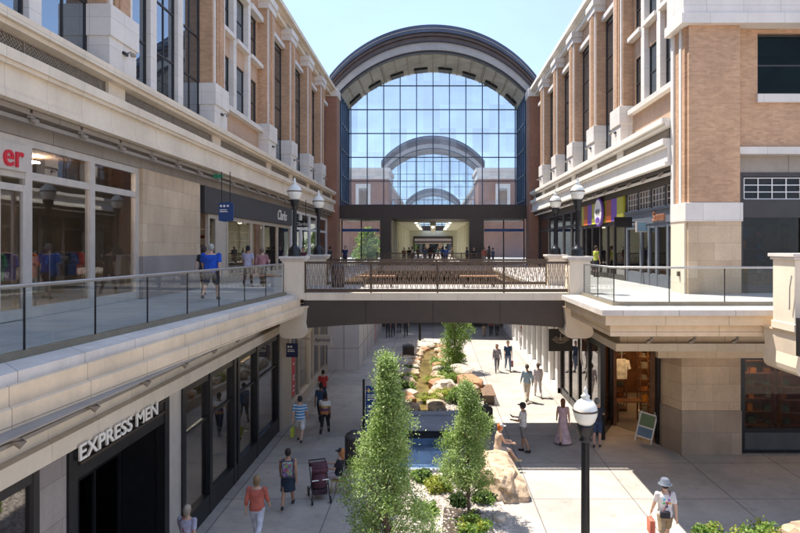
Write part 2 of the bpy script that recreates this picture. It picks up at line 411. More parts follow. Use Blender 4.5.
# upper walkways
struct(poly_slab('walkway', [(-G(0)-.1, 0), (-G(21)-.0, 21), (-5.0, 21.2), (-5.0, 53), (-14, 53), (-14, 0)], 5.45, UP, M['floor_up']))
struct(poly_slab('walkway', [(5.16, 17.25), (10.1, 17.25), (10.1, 15.6), (24, 15.6), (24, 30), (14, 30), (14, 53), (5.0, 53), (5.0, 21.2), (5.16, 21.2)], 5.45, UP, M['floor_up']))
struct(poly_slab('walkway', [(-30, 53.01), (30, 53.01), (30, 135), (-30, 135)], 5.2, UP, M['floor_up']))

# ================================================================== BUILDINGS
def S(s, mb, X0, X1, y0, y1, z0, z1): return mb.box(s*X0, s*X1, y0, y1, z0, z1)
def part(name, m, parent, fn, bevel=0):
    b = MB(); fn(b); return b.build(name, m, parent, bevel)

def side_building(s, y0, y1, piers, bays, label):
    ST = M['stone'] if s < 0 else M['stone_r']  # right side takes the copy with sunlight in its colour
    B = thing('shopping_building', label, 'building', (s*12, y0, 0))
    # shell
    def shell(b):
        S(s, b, 9.62, 24, y0, y1, 9.9, 20.7)
    part('wall', M['brick'], B, shell)
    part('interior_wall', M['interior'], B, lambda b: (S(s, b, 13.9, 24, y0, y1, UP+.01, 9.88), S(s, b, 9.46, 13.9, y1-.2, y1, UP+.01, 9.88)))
    part('parapet', ST, B, lambda b: (S(s, b, 9.0, 24, y0, y1-.002, 20.72, 20.98), S(s, b, 8.85, 24.2, y0, y1+.003, 20.99, 21.12), S(s, b, 8.6, 24.3, y0, y1+.006, 21.13, 21.4)))
    part('roof', M['grey_soffit'], B, lambda b: S(s, b, 9.4, 23, y0+.3, y1-.3, 21.4, 21.55))
    # sill ledge above the louvres, louvre band, fascia band
    part('ledge', ST, B, lambda b: (S(s, b, 8.55, 9.6, y0, y1, 11.93, 12.13), S(s, b, 8.66, 9.6, y0, y1-.003, 11.83, 11.929)))
    part('fascia', ST, B, lambda b: (S(s, b, 8.75, 9.6, y0, y1-.004, 10.5, 11.04), S(s, b, 8.64, 9.6, y0, y1-.002, 11.04, 11.13),
         S(s, b, 8.58, 9.6, y0, y1, 11.13, 11.36), S(s, b, 8.66, 9.3, y0, y1-.006, 10.36, 10.5)))
    part('header', M['header'] if s < 0 else M['louver_b'], B, lambda b: (S(s, b, 9.3, 9.61, y0, y1-.01, 9.8, 10.7), S(s, b, 8.9, 9.29, y0, y1-.012, 10.22, 10.34)))
    part('light_rail', M['grey_soffit'] if s < 0 else M['stone_r'], B, lambda b: S(s, b, 8.96, 9.08, y0, y1-.05, 10.04, 10.13))
    edges = [y0] + [p + .7 for p in piers] + [y1 - .4]
    lv = []
    for i in range(len(edges)-1):
        a, c = edges[i], edges[i+1]
        part('block', ST, B, lambda b: S(s, b, 8.9, 9.6, c-.45, c+.45, 11.361, 11.829))
        lv.append((a+.46, c-.46))
    for a, c in lv:
        if c - a < .8: continue
        b = MB(); S(s, b, 9.12, 9.55, a, c, 11.362, 11.828)
        o = b.build('louver_recess', M['louver_b'], B)
        q = MB(); w = .10
        # diagonal mesh grille
        k = a + .02
        z0, z1 = 11.39, 11.8
        while k < c - .05:
            for dr in (1, -1):
                e = min(c-.02, k + (z1-z0))
                zz = z0 + (e - k)
                p0 = (s*9.02, k, z0 if dr > 0 else z1); p1 = (s*9.02, e, zz if dr > 0 else z1 - (e - k))
                q.tube([p0, p1], .015, 4)
            k += w
        S(s, q, 8.98, 9.06, a, c, 11.365, 11.39); S(s, q, 8.98, 9.06, a, c, 11.80, 11.825)
        nn = max(1, int((c-a)/2.6))
        for j in range(nn+1):
            t = a + (c-a)*j/nn; S(s, q, 8.97, 9.07, t-.02, t+.02, 11.366, 11.824)
        q.build('louver', M['louver'], o)
    # piers
    for p in piers:
        if p < y0: continue
        b = MB(); S(s, b, 8.72, 9.62, p, p+1.45, 12.131, 13.82); S(s, b, 8.66, 9.62, p-.05, p+1.5, 13.0, 13.86)
        base = b.build('pier_base', M['stone_w'], B, .02)
        b = MB(); S(s, b, 8.84, 9.62, p+.02, p+1.43, 13.861, 20.0); S(s, b, 8.74, 9.62, p+.32, p+1.13, 13.861, 20.0); S(s, b, 8.70, 9.62, p+.5, p+.62, 13.861, 20.0)
        b.build('pier', M['brick'], B)
        part('pier_strip', M['stone_w'], B, lambda b: S(s, b, 8.78, 9.0, p+.12, p+.26, 13.861, 19.99)); part('pier_strip', M['stone_w'], B, lambda b: S(s, b, 8.78, 9.0, p+1.19, p+1.33, 13.861, 19.99))
        b = MB(); S(s, b, 8.70, 9.62, p-.04, p+1.49, 20.0, 20.35); S(s, b, 8.62, 9.62, p-.1, p+1.55, 20.35, 20.71)
        b.build('pier_cap', M['stone_w'], B, .02)
    # bays
    def window(a, c, z0, z1, nv, hz, frame=M['dkframe'], pane=M['win']):
        b = MB(); X0, X1 = 9.34, 9.44
        S(s, b, X0, X1, a, a+.06, z0, z1); S(s, b, X0, X1, c-.06, c, z0, z1)
        S(s, b, X0, X1, a+.061, c-.061, z0, z0+.06); S(s, b, X0, X1, a+.061, c-.061, z1-.06, z1)
        for j in range(1, nv):
            t = a + (c-a)*j/nv; S(s, b, X0+.01, X1-.01, t-.025, t+.025, z0+.061, z1-.061)
        z = z0 + hz
        while z < z1 - .3:
            S(s, b, X0+.005, X1-.005, a+.062, c-.062, z-.03, z+.03); z += hz
        w = b.build('window', frame, B)
        p = MB(); S(s, p, 9.38, 9.40, a+.03, c-.03, z0+.03, z1-.03); p.build('pane', pane, w)
    for (a, c, kind) in bays:
        if kind == 'narrow':
            part('wall_infill', M['brick'], B, lambda b: (S(s, b, 9.3, 9.62, a, a+.55, 12.131, 20.7), S(s, b, 9.3, 9.62, a+.551, c, 19.7, 20.7)))
            part('lintel', M['stone_w'], B, lambda b: S(s, b, 9.1, 9.61, a+.4, c, 19.45, 19.7))
            window(a+.551, c, 12.131, 19.45, 2, 1.75)
        elif kind == 'glass':
            n = max(1, round((c-a)/2.1)); w = (c-a)/n
            for j in range(n):
                window(a+j*w+(.22 if j else 0), a+(j+1)*w-(.22 if j < n-1 else 0), 12.131, 19.45, 2, 1.75)
            for j in range(1, n):
                part('mullion', M['stone_w'], B, lambda b: S(s, b, 9.2, 9.61, a+j*w-.219, a+j*w+.219, 12.131, 20.0))
            part('lintel', M['stone_w'], B, lambda b: S(s, b, 9.1, 9.615, a, c, 19.46, 19.75))
        else:   # two storeys of windows with brick spandrels
            n = 3; w = (c-a)/n
            for j in range(n):
                x0 = a+j*w+(.2 if j else .35); x1 = a+(j+1)*w-(.2 if j < n-1 else .35)
                window(x0, x1, 13.6, 15.9, 1, 1.15); window(x0, x1, 16.95, 19.2, 1, 1.15)
                part('spandrel', M['stucco'], B, lambda b: (S(s, b, 9.3, 9.615, x0, x1, 15.901, 16.75),))
            part('spandrel', M['stucco'], B, lambda b: S(s, b, 9.28, 9.615, a, c, 12.131, 13.38))
            part('sill', M['stone_w'], B, lambda b: (S(s, b, 9.0, 9.615, a, c, 13.381, 13.59),))
            part('sill', M['stone_w'], B, lambda b: [S(s, b, 9.0, 9.615, a+j*w+(.2 if j else .02), a+(j+1)*w-(.2 if j < n-1 else .02), 16.751, 16.94) for j in range(n)])
            part('lintel', M['stone_w'], B, lambda b: [S(s, b, 9.0, 9.615, a+j*w+(.2 if j else .02), a+(j+1)*w-(.2 if j < n-1 else .02), 19.21, 19.5) for j in range(n)])
            for j in range(1, n):
                part('mullion', M['stone_w'], B, lambda b: S(s, b, 9.1, 9.61, a+j*w-.199, a+j*w+.199, 13.591, 20.2))
            part('wall_infill', M['brick'], B, lambda b: (S(s, b, 9.3, 9.612, a, a+.35, 13.6, 20.7), S(s, b, 9.3, 9.612, c-.35, c, 13.6, 20.7), S(s, b, 9.32, 9.612, a+.351, c-.351, 19.501, 20.7)))
    return B

LP = [5.5, 16.2, 24.0, 31.9, 36.9, 42.1, 47.1]
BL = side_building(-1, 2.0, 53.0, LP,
    [(2.0, 5.5, 'glass'), (6.95, 16.2, 'glass'), (17.65, 24.0, 'glass'), (25.45, 31.9, 'double'), (33.35, 36.9, 'narrow'), (38.35, 42.1, 'narrow'), (43.55, 47.1, 'narrow'), (48.55, 51.9, 'narrow')],
    'long brick and cream stone shopping building in shade along the left side')
RP = [27.9, 32.4, 37.4, 42.5, 47.7]
BR = side_building(1, 22.4, 53.0, RP,
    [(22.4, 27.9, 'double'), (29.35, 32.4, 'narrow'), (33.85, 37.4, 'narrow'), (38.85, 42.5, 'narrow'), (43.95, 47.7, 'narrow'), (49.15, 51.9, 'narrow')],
    'sunlit brick and cream stone shopping building along the right side')

# red brick end block next to the glazed hall, both sides
for s, B in ((-1, BL), (1, BR)):
    part('end_pier', M['brick_red'], B, lambda b: S(s, b, 8.5, 10.6, 53.01, 54.6, UP+.01, 20.6))
    part('end_pier_cap', M['stone_w'], B, lambda b: S(s, b, 8.4, 10.7, 52.9, 54.65, 20.601, 21.3))

# ---- corner column and frontal wing of the right building
part('column', M['brick'], BR, lambda b: (b.box(9.0, 10.8, 21.1, 22.38, 8.86, 15.1), b.box(8.93, 9.75, 21.3, 22.39, 8.86, 15.095)))
part('column_trim', M['stone_r'], BR, lambda b: (b.box(8.90, 9.0, 21.55, 21.72, 8.86, 15.09), b.box(8.86, 9.0, 22.15, 22.37, 8.86, 15.092)))
part('column_band', M['stone_w'], BR, lambda b: b.box(8.85, 10.88, 21.03, 22.4, 8.2, 8.86), .02)
part('column_base', M['ashlar'], BR, lambda b: (b.box(8.96, 10.83, 21.07, 22.41, UP+.001, 8.199)))
part('column_side', M['stone'], BR, lambda b: (b.box(8.88, 8.959, 21.2, 22.41, UP+.001, 8.198)))
part('fixture', M['bronze'], BR, lambda b: (b.box(8.80, 8.88, 21.55, 21.67, 6.25, 6.42)))
part('cornice', M['stone_w'], BR, lambda b: (b.box(8.75, 24, 20.95, 22.45, 15.45, 17.2), b.box(8.66, 24.05, 20.86, 22.46, 15.10, 15.449)))
part('upper_wall', M['brick'], BR, lambda b: (b.box(9.0, 24, 21.2, 22.38, 17.201, 20.7),))
part('parapet', M['stone'], BR, lambda b: (b.box(8.6, 24.3, 20.8, 22.39, 20.701, 21.41),))
part('wing_wall', M['brick'], BR, lambda b: (b.box(10.801, 11.6, 21.45, 23.0, 10.85, 15.09), b.box(11.601, 24, 21.45, 23.0, 10.85, 12.45), b.box(11.601, 24, 21.46, 23.0, 14.95, 15.09), b.box(15.2, 24, 21.45, 23.0, 12.451, 14.949)))
part('wing_ledge', M['stone_w'], BR, lambda b: (b.box(10.82, 24, 21.25, 23.0, 10.6, 10.849),))
part('wing_ledge', M['stone_w'], BR, lambda b: (b.box(11.55, 15.3, 21.33, 21.8, 12.451, 12.75),))
part('wing_header', M['header'], BR, lambda b: (b.box(10.82, 24, 21.6, 23.0, 9.98, 10.599),))
def wingwin(b):
    b.box(11.62, 15.18, 21.6, 21.7, 12.76, 12.84); b.box(11.62, 15.18, 21.6, 21.7, 14.86, 14.94)
    for x in (11.62, 13.35, 15.1): b.box(x, x+.08, 21.61, 21.69, 12.84, 14.86)
    b.box(11.7, 15.1, 21.62, 21.68, 13.8, 13.86)
w = part('window', M['dkframe'], BR, wingwin)
part('pane', M['wing_glass'], w, lambda b: b.box(11.63, 15.17, 21.64, 21.65, 12.77, 14.93))
part('backing', M['interior'], w, lambda b: b.box(11.6, 15.2, 22.28, 22.37, 12.46, 14.94))
part('beam', M['dkframe'], w, lambda b: (b.tube([(11.7,22.0,12.7),(13.6,22.1,14.9)], .12, 6), b.tube([(13.0,22.15,14.9),(15.1,22.1,13.6)], .08, 6), b.box(11.6, 15.2, 22.0, 22.1, 13.2, 13.3), b.box(11.6, 15.2, 22.15, 22.2, 14.2, 14.35)))
# wing shop front (upper level)
def wing_shop(b):
    b.box(10.83, 24, 21.55, 21.75, 8.35, 9.0); b.box(10.83, 24, 21.56, 21.74, 9.82, 9.978)
    b.box(10.83, 11.15, 21.57, 21.73, UP+.005, 9.82)
    for x in (13.25, 16.1, 19): b.box(x, x+.32, 21.58, 21.72, UP+.005, 9.82)
    b.box(11.15, 24, 21.585, 21.715, UP+.006, UP+.3)
SF = part('shopfront', M['charcoal'], BR, wing_shop)
def grid(b, x0, x1, y, z0, z1, nx, nz, t=.03):
    for i in range(nx+1):
        x = x0 + (x1-x0)*i/nx; b.box(x-t/2, x+t/2, y-.02, y+.02, z0, z1)
    for i in range(nz+1):
        z = z0 + (z1-z0)*i/nz; b.box(x0, x1, y-.015, y+.015, z-t/2, z+t/2)
part('transom', M['white'], SF, lambda b: (grid(b, 11.2, 13.22, 21.62, 9.03, 9.78, 4, 3), grid(b, 13.6, 16.05, 21.62, 9.03, 9.78, 5, 3), grid(b, 16.5, 18.9, 21.62, 9.03, 9.78, 5, 3)))
part('pane', M['wing_shop'], SF, lambda b: (b.box(11.16, 24, 21.65, 21.66, 9.0, 9.82), b.box(11.16, 24, 21.66, 21.67, UP+.3, 8.35)))

# ================================================================== UPPER SHOPFRONTS
def shopfront(s, B, y0, y1, z0, z1, posts, m_frame, m_glass, X=9.4, transom=None, t=.12, kick=.25):
    b = MB()
    S(s, b, X-.06, X+.06, y0, y1, z1-.18, z1); S(s, b, X-.055, X+.055, y0, y1, z0, z0+kick)
    for p in posts: S(s, b, X-.07, X+.07, p-t/2, p+t/2, z0+.001, z1-.001)
    if transom: S(s, b, X-.05, X+.05, y0, y1, transom-.09, transom+.09)
    o = b.build('shopfront', m_frame, B)
    p = MB(); S(s, p, X-.006, X+.006, y0, y1, z0+.02, z1-.02); p.build('pane', m_glass, o)
    return o
# left: silver framed shop with the red letters
f1 = shopfront(-1, BL, 2.5, 19.0, UP+.005, 9.79, [5, 8, 10.9, 12.6, 13.85, 16.45, 18.95], M['silver'], M['shop_glass'], transom=8.95, t=.24)
part('door', M['silver'], f1, lambda b: (b.box(-9.32, -9.26, 12.75, 12.85, UP+.02, 8.7), b.box(-9.32, -9.26, 13.55, 13.65, UP+.02, 8.7), b.box(-9.31, -9.27, 12.85, 13.55, 8.55, 8.7), b.box(-9.31, -9.27, 12.85, 13.55, UP+.02, UP+.25)))
sg = thing('shop_sign', 'red lettered shop sign over the silver framed shopfront, cut off at the left edge', 'sign', (-9.3, 13.0, 9.2))
part('panel', M['silver'], sg, lambda b: b.box(-9.33, -9.26, 11.2, 13.72, 9.0, 9.6))
text_mesh('lettering', 'er', .74, M['red'], sg, face_right(-9.255, 13.22, 9.3), .03, bold=.006)
part('stone_panel', M['ashlar'], BL, lambda b: b.box(-9.6, -9.22, 19.06, 23.7, 7.0, 9.795))
part('stone_base', M['stone_g'], BL, lambda b: b.box(-9.6, -9.2, 19.05, 23.71, UP+.001, 6.999))
part('entry', M['beige'], BL, lambda b: (b.box(-11.2, -9.35, 23.9, 24.1, UP+.001, 9.79), b.box(-9.55, -9.38, 25.9, 27.2, UP+.001, 8.7)))
part('fascia_panel', M['charcoal'], BL, lambda b: (b.box(-9.55, -9.25, 24.3, 39.4, 8.7, 9.79)))
f2 = shopfront(-1, BL, 25.0, 39.4, UP+.005, 8.69, [25.05, 27.3, 31.0, 33.2, 36.2, 39.3], M['beige'], M['shop_glass'], X=9.42, t=.16)
part('door_panel', M['int_wood'], f2, lambda b: b.box(-9.5, -9.38, 31.7, 32.6, UP+.05, 8.5))
f3 = shopfront(-1, BL, 39.6, 52.9, UP+.005, 9.79, [39.7, 42.5, 45.5, 48.5, 52.8], M['white'], M['shop_glass'], X=9.4, transom=8.6, t=.5)
sg = thing('shop_sign', 'white script sign on the charcoal shop fascia behind the left lamp', 'sign', (-9.2, 36.5, 9.2))
text_mesh('lettering', 'Clarks', .85, M['letter'], sg, face_right(-9.235, 36.7, 9.2), .02, shear=.35)
sg = thing('hanging_sign', 'small black sign with white script hanging between the two left lamps', 'sign', (-8.3, 38, 9.0))
part('board', M['black'], sg, lambda b: b.box(-8.75, -7.95, 37.96, 38.04, 8.55, 8.98))
text_mesh('lettering', 'Clarks', .3, M['letter'], sg, face_cam(-8.35, 37.955, 8.75), .005, shear=.3)
part('bracket', M['black'], sg, lambda b: (b.tube([(-8.65,38,8.98),(-8.65,38,10.3)], .02, 6), b.tube([(-8.05,38,8.98),(-8.05,38,10.3)], .02, 6)))
# right upper shopfronts
f4 = shopfront(1, BR, 22.5, 29.0, UP+.005, 8.3, [23.9, 25.1, 26.0, 27.0, 28.9], M['bluegrey'], M['shop_dark'], t=.2, kick=.5)
part('frieze', M['bluegrey'], f4, lambda b: (b.box(9.3, 9.55, 22.5, 29.0, 8.301, 8.85), b.box(9.22, 9.55, 22.5, 29.02, 8.851, 8.95)))
def grid_y(b, X, y0, y1, z0, z1, nx, nz, t=.035):
    for i in range(nx+1):
        y = y0 + (y1-y0)*i/nx; b.box(X-.02, X+.02, y-t/2, y+t/2, z0, z1)
    for i in range(nz+1):
        z = z0 + (z1-z0)*i/nz; b.box(X-.015, X+.015, y0, y1, z-t/2, z+t/2)
for a, c in ((22.6, 24.0), (24.2, 25.6), (25.8, 27.2), (27.4, 28.8)):
    part('transom', M['silver'], f4, lambda b: grid_y(b, 9.38, a, c, 8.99, 9.76, 4, 3))
part('transom_post', M['dkframe'], f4, lambda b: [b.box(9.34, 9.5, y-.09, y+.09, 8.96, 9.79) for y in (22.5, 24.1, 25.7, 27.3, 28.9)])
part('pane', M['shop_glass'], f4, lambda b: b.box(9.42, 9.43, 22.5, 28.9, 8.96, 9.79))
sg = thing('shop_sign', 'copper coloured lettering on the blue grey shopfront beside the big brick column', 'sign', (9.25, 24.5, 8.55))
text_mesh('lettering', 'Soma', .6, M['copper'], sg, face_left(9.27, 24.7, 8.56), .03, shear=.2)
sg = thing('hanging_sign', 'pale blue projecting sign over the doors of the blue grey shop', 'sign', (8.9, 26.5, 8.2))
part('board', M['silver'], sg, lambda b: b.box(8.92, 9.7, 26.3, 26.45, 7.95, 8.42))
part('face', plain('pale_blue_panel', (.20,.33,.42), .4, 0, .08), sg, lambda b: b.box(8.96, 9.66, 26.27, 26.3, 7.99, 8.38))
f5 = shopfront(1, BR, 29.1, 37.6, UP+.005, 8.6, [29.2, 31, 32.2, 33.6, 35.2, 36.6, 37.5], M['dkframe'], M['shop_dark'], t=.14)
ban = thing('shop_sign', 'row of orange, purple and olive banner panels with a round white emblem over a shop', 'sign', (9.3, 33.3, 9.2))
cols = [('rust','orange'), ('purple','purple'), ('olive','yellow'), None, None, ('rust','orange'), ('purple','purple'), ('olive','yellow')]
yb = 36.9
for c in cols:
    if c:
        part('banner_panel', M[c[0]], ban, lambda b: b.box(9.27, 9.34, yb-.93, yb, 8.95, 9.78))
        part('banner_foot', M[c[1]], ban, lambda b: b.box(9.26, 9.34, yb-.93, yb, 8.62, 8.948))
    yb -= .95
part('backing', M['olive'], ban, lambda b: b.box(9.3, 9.37, 29.2, 37.5, 8.61, 9.79))
def disc_x(b, X0, X1, y, z, r, n=28, sc=1): b.prism([(y+r*math.cos(2*math.pi*i/n), z+sc*r*math.sin(2*math.pi*i/n)) for i in range(n)], X0, X1, axis='x')
part('disc', M['purple'], ban, lambda b: disc_x(b, 9.1, 9.2, 33.1, 9.22, .78))
part('disc', M['white'], ban, lambda b: disc_x(b, 9.08, 9.1, 33.1, 9.22, .68))
part('emblem', M['charcoal'], ban, lambda b: [b.box(9.04, 9.05, 32.72+.2*i, 32.82+.2*i, 9.1, 9.1+.28-.05*(i % 2)) for i in range(4)])
part('emblem', M['purple'], ban, lambda b: disc_x(b, 9.06, 9.08, 33.1, 8.78, .4, sc=.4))
sg = thing('hanging_sign', 'black blank hanging sign between the colour banners and the blue grey shop', 'sign', (8.6, 27.3, 8.4))
part('board', M['black'], sg, lambda b: (b.box(8.25, 9.05, 27.26, 27.34, 8.2, 8.66), b.box(8.28, 9.02, 27.24, 27.26, 8.44, 8.47)))
part('bracket', M['black'], sg, lambda b: b.box(9.05, 9.35, 27.28, 27.32, 8.4, 8.45))
f6 = shopfront(1, BR, 37.7, 52.9, UP+.005, 9.79, [37.8, 40.5, 43, 45.6, 48.4, 52.8], M['charcoal'], M['shop_dark'], transom=8.7, t=.4)
# upper shop interiors: shelves and goods
def shelf_unit(x0, x1, y0, y1, z0, nlev, label, wood=M['int_wood'], seed=0, colors=None):
    glab = ' '.join(label.split()[:10])
    rnd = random.Random(seed)
    T = thing('display_shelf', label, 'shelf', ((x0+x1)/2, (y0+y1)/2, z0))
    b = MB(); hh = .48
    for i in range(nlev+1): b.box(x0, x1, y0, y1, z0+.1+i*hh, z0+.14+i*hh)
    for x, y in ((x0, y0), (x1-.04, y0), (x0, y1-.04), (x1-.04, y1-.04)): b.box(x, x+.04, y, y+.04, z0, z0+.16+nlev*hh)
    b.build('frame', wood, T)
    cs = colors or [(.25,.04,.04), (.05,.12,.2), (.35,.3,.22), (.4,.2,.05)]
    for i in range(nlev):
        n = 3
        for j in range(n):
            b = MB(); w_, h_ = rnd.uniform(.16, .3), rnd.uniform(.12, .32); zz = z0+.142+i*hh
            if x1-x0 > y1-y0:
                px = x0+.08+(x1-x0-.45)*j/(n-1)+rnd.uniform(-.03, .06); py = y0+.05
            else:
                py = y0+.08+(y1-y0-.45)*j/(n-1)+rnd.uniform(-.03, .06); px = x0+.05
            b.prism([(px, py), (px+w_, py), (px+w_*.95, py+w_*.8), (px+w_*.05, py+w_*.8)], zz, zz+h_)
            tag(b.build('goods_box', cloth(rnd.choice(cs))), 'small item standing on the ' + glab, 'goods', 'goods on the ' + glab)
def garment(mb, c, w=.42, h=.62, ax='x'):
    x, y, z = c
    pts = [(-.5,.42),(-.2,.5),(.2,.5),(.5,.42),(.62,.02),(.44,-.02),(.38,.15),(.34,-.5),(-.34,-.5),(-.38,.15),(-.44,-.02),(-.62,.02)]
    if ax == 'x': mb.prism([(x+p[0]*w, z+p[1]*h) for p in pts], y-.05, y+.05, axis='y')
    else: mb.prism([(y+p[0]*w, z+p[1]*h) for p in pts], x-.05, x+.05, axis='x')
def rack(x, y, z, ln, ax, label, colors, seed=1):
    rnd = random.Random(seed)
    T = thing('clothes_rack', label, 'clothes rack', (x, y, z))
    b = MB(); dx, dy = (ln, 0) if ax == 'x' else (0, ln)
    for sg_ in (-.5, .5):
        b.tube([(x+dx*sg_, y+dy*sg_, z), (x+dx*sg_, y+dy*sg_, z+1.55)], .018, 6)
    b.tube([(x-dx/2, y-dy/2, z+1.5), (x+dx/2, y+dy/2, z+1.5)], .018, 6); b.build('frame', M['steel'], T)
    n = int(ln/.34)
    for i in range(n):
        t = -.5 + (i+.5)/n; g2 = MB(); garment(g2, (x+dx*t, y+dy*t, z+1.15), .36, .66, 'x' if ax == 'y' else 'y')
        if ax == 'x': pass
        g2.build('garment', cloth(rnd.choice(colors)), T)
CC = [(.32,.09,.04), (.03,.18,.08), (.4,.36,.3), (.05,.09,.25), (.03,.03,.035), (.35,.05,.05)]
rack(-10.6, 15.0, UP, 2.0, 'y', 'rack of bright shirts behind the wide window of the silver framed upper shop', [(.5,.12,.03), (.03,.25,.12), (.12,.08,.3), (.35,.3,.25)], 3)
rack(-10.8, 17.7, UP, 1.6, 'y', 'rack of dark clothes in the silver framed upper shop next to the stone panel', CC[3:], 4)
shelf_unit(-12.6, -12.2, 12.5, 16.4, UP, 5, 'wall shelf of folded clothes at the back of the silver framed upper shop', seed=5)
shelf_unit(-11.6, -11.2, 28.5, 31, UP, 5, 'shelf of shoes behind the first window of the charcoal fascia shop', M['beige'], 6)
shelf_unit(-11.6, -11.2, 34, 38, UP, 5, 'long shelf of shoes behind the last window of the charcoal fascia shop', M['beige'], 7)
shelf_unit(11.5, 13.1, 23.6, 24.0, UP, 5, 'shelf of goods in the charcoal framed shop right of the big column', M['dkframe'], 8)
shelf_unit(13.8, 15.8, 23.4, 23.8, UP, 5, 'shelf of goods behind the right hand stone pedestal in the charcoal framed shop', M['dkframe'], 9)
shelf_unit(10.6, 11.0, 30.0, 33.5, UP, 4, 'shelf of toys under the orange and purple banners', M['dkframe'], 10, [(.5,.12,.1), (.1,.3,.5), (.5,.4,.1)])
# wing room
part('interior_wall', M['interior'], BR, lambda b: (b.box(10.9, 24, 25.5, 25.7, UP+.01, 9.95), b.box(13.9, 24, 23.01, 25.4, 9.9, 9.97)))

# ================================================================== SPOTLIGHTS
def make_spot(label, grp, s):
    T = thing('spotlight', label, 'spotlight', group=grp)
    b = MB(); b.box(-.05, .05, -.05, .05, .12, .2); b.tube([(0,0,.12), (s*.06,0,.02)], .018, 6); b.build('bracket', M['grey_soffit'], T)
    b = MB(); b.tube([(-s*.02,-.02,.07), (s*.06,.02,0), (s*.15,.05,-.08)], [.045, .06, .065], 10)
    b.build('lamp_head', M['header'], T); return T
def run_spots(T, locs):
    for i, l in enumerate(locs):
        o = T if i == 0 else copy_tree(T); o.location = l
run_spots(make_spot('small grey spotlight under the cream fascia above the left upper shops', 'spotlights along the left upper fascia', 1), [(-8.95, 5.7+1.9*i, 10.14) for i in range(24)])
run_spots(make_spot('small grey spotlight under the cream fascia above the right upper shops', 'spotlights along the right upper fascia', -1), [(8.95, 23.4+1.9*i, 10.14) for i in range(15)])
run_spots(make_spot('small spotlight under the edge of the left balcony above the ground floor shops', 'spotlights under the left balcony', 1), [(-5.85, 6.45+1.85*i, 4.62) for i in range(8)])
run_spots(make_spot('small spotlight under the edge of the right balcony above the shop entrance', 'spotlights under the right balcony', -1), [(6.9+1.35*i, 18.9, 4.35) for i in range(4)])
def wall_light(s, locs, lab, grp):
    T = thing('wall_light', lab, 'wall light', group=grp)
    b = MB(); b.box(-.03, .03, -.12, .12, -.04, .04); b.build('backplate', M['black'], T)
    b = MB(); b.tube([(0,0,0), (s*-.16,0,.05), (s*-.2,0,-.02)], .022, 6); b.ell((s*-.22, 0, -.04), (.09,.09,.06), 8, 6); b.build('lamp_head', M['header'], T)
    run_spots(T, locs)
wall_light(-1, [(-8.69, p+.75, 12.75) for p in LP], 'small hooded light on the white base of a left facade pier', 'pier lights on the left building')
wall_light(1, [(8.69, p+.75, 12.75) for p in RP], 'small hooded light on the white base of a right facade pier', 'pier lights on the right building')

# ================================================================== BALCONIES
def line_poly(fo, fi, ys):
    return [(-fo(y), y) for y in ys] + [(-fi(y), y) for y in reversed(ys)]
BA = thing('balcony', 'cream stone balcony edge running along the upper walkway on the left', 'balcony', (-6, 10, 5))
def strip(name, m, off, z0, z1, inner=.5):
    b = MB(); b.prism([(-(O(0)-off), 0.0), (-(O(21.0)-off), 21.0), (-(G(21.0)+inner), 21.0), (-(G(0)+inner), 0.0)][::-1], z0, z1); return b.build(name, m, BA, .012)
strip('coping', M['coping'], 0, 5.47, 5.62, .1)
strip('fascia', M['fascia'], .1, 5.22, 5.469)
strip('fascia', M['fascia'], .24, 4.96, 5.219)
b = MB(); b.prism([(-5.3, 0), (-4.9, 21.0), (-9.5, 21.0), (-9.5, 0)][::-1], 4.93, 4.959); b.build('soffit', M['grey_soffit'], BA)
b = MB(); b.prism([(-(G(0)-.06), 0), (-(G(20.9)-.06), 20.9), (-(G(20.9)+.06), 20.9), (-(G(0)+.06), 0)][::-1], 5.6201, 5.73); b.build('rail_shoe', M['shoe'], BA)
BAr = thing('balcony', 'cream stone balcony edge facing the camera on the right, below the big column', 'balcony', (7, 17, 5))
def strip_r(name, m, off, z0, z1):
    b = MB(); b.prism([(4.5+off, 21.0), (4.5+off, 15.95+off), (9.95, 15.95+off), (9.95, 17.6), (5.6, 17.6), (5.6, 21.0)][::-1], z0, z1); return b.build(name, m, BAr, .012)
strip_r('coping', M['coping'], 0, 5.47, 5.62)
strip_r('fascia', M['fascia'], .12, 5.20, 5.469); strip_r('fascia', M['fascia'], .3, 4.88, 5.199)
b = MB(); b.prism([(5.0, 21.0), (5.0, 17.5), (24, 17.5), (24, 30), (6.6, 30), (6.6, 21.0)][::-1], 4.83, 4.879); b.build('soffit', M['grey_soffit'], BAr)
b = MB(); b.box(5.13, 9.98, 17.15, 17.27, 5.6201, 5.73); b.box(5.13, 5.25, 17.28, 20.9, 5.6201, 5.73); b.build('rail_shoe', M['shoe'], BAr)
part('coping', M['coping'], BAr, lambda b: b.box(9.75, 24, 14.4, 15.6, 5.47, 5.621))
part('fascia', M['fascia'], BAr, lambda b: b.box(9.75, 24, 14.6, 15.6, 4.88, 5.469))
# far balconies beyond the bridge
for s in (-1, 1):
    T = thing('balcony', 'far balcony edge beyond the footbridge on the %s side' % ('left' if s < 0 else 'right'), 'balcony', (s*5.2, 40, 5))
    part('coping', M['coping'], T, lambda b: S(s, b, 4.7, 5.5, 27.0, 52.9, 5.47, 5.62))
    part('fascia', M['fascia'], T, lambda b: (S(s, b, 4.85, 5.5, 27.0, 52.9, 4.96, 5.469),))
    part('soffit', M['grey_soffit'], T, lambda b: S(s, b, 5.0, 13.9, 26.5 if s < 0 else 30.01, 52.8, 4.83, 4.86))
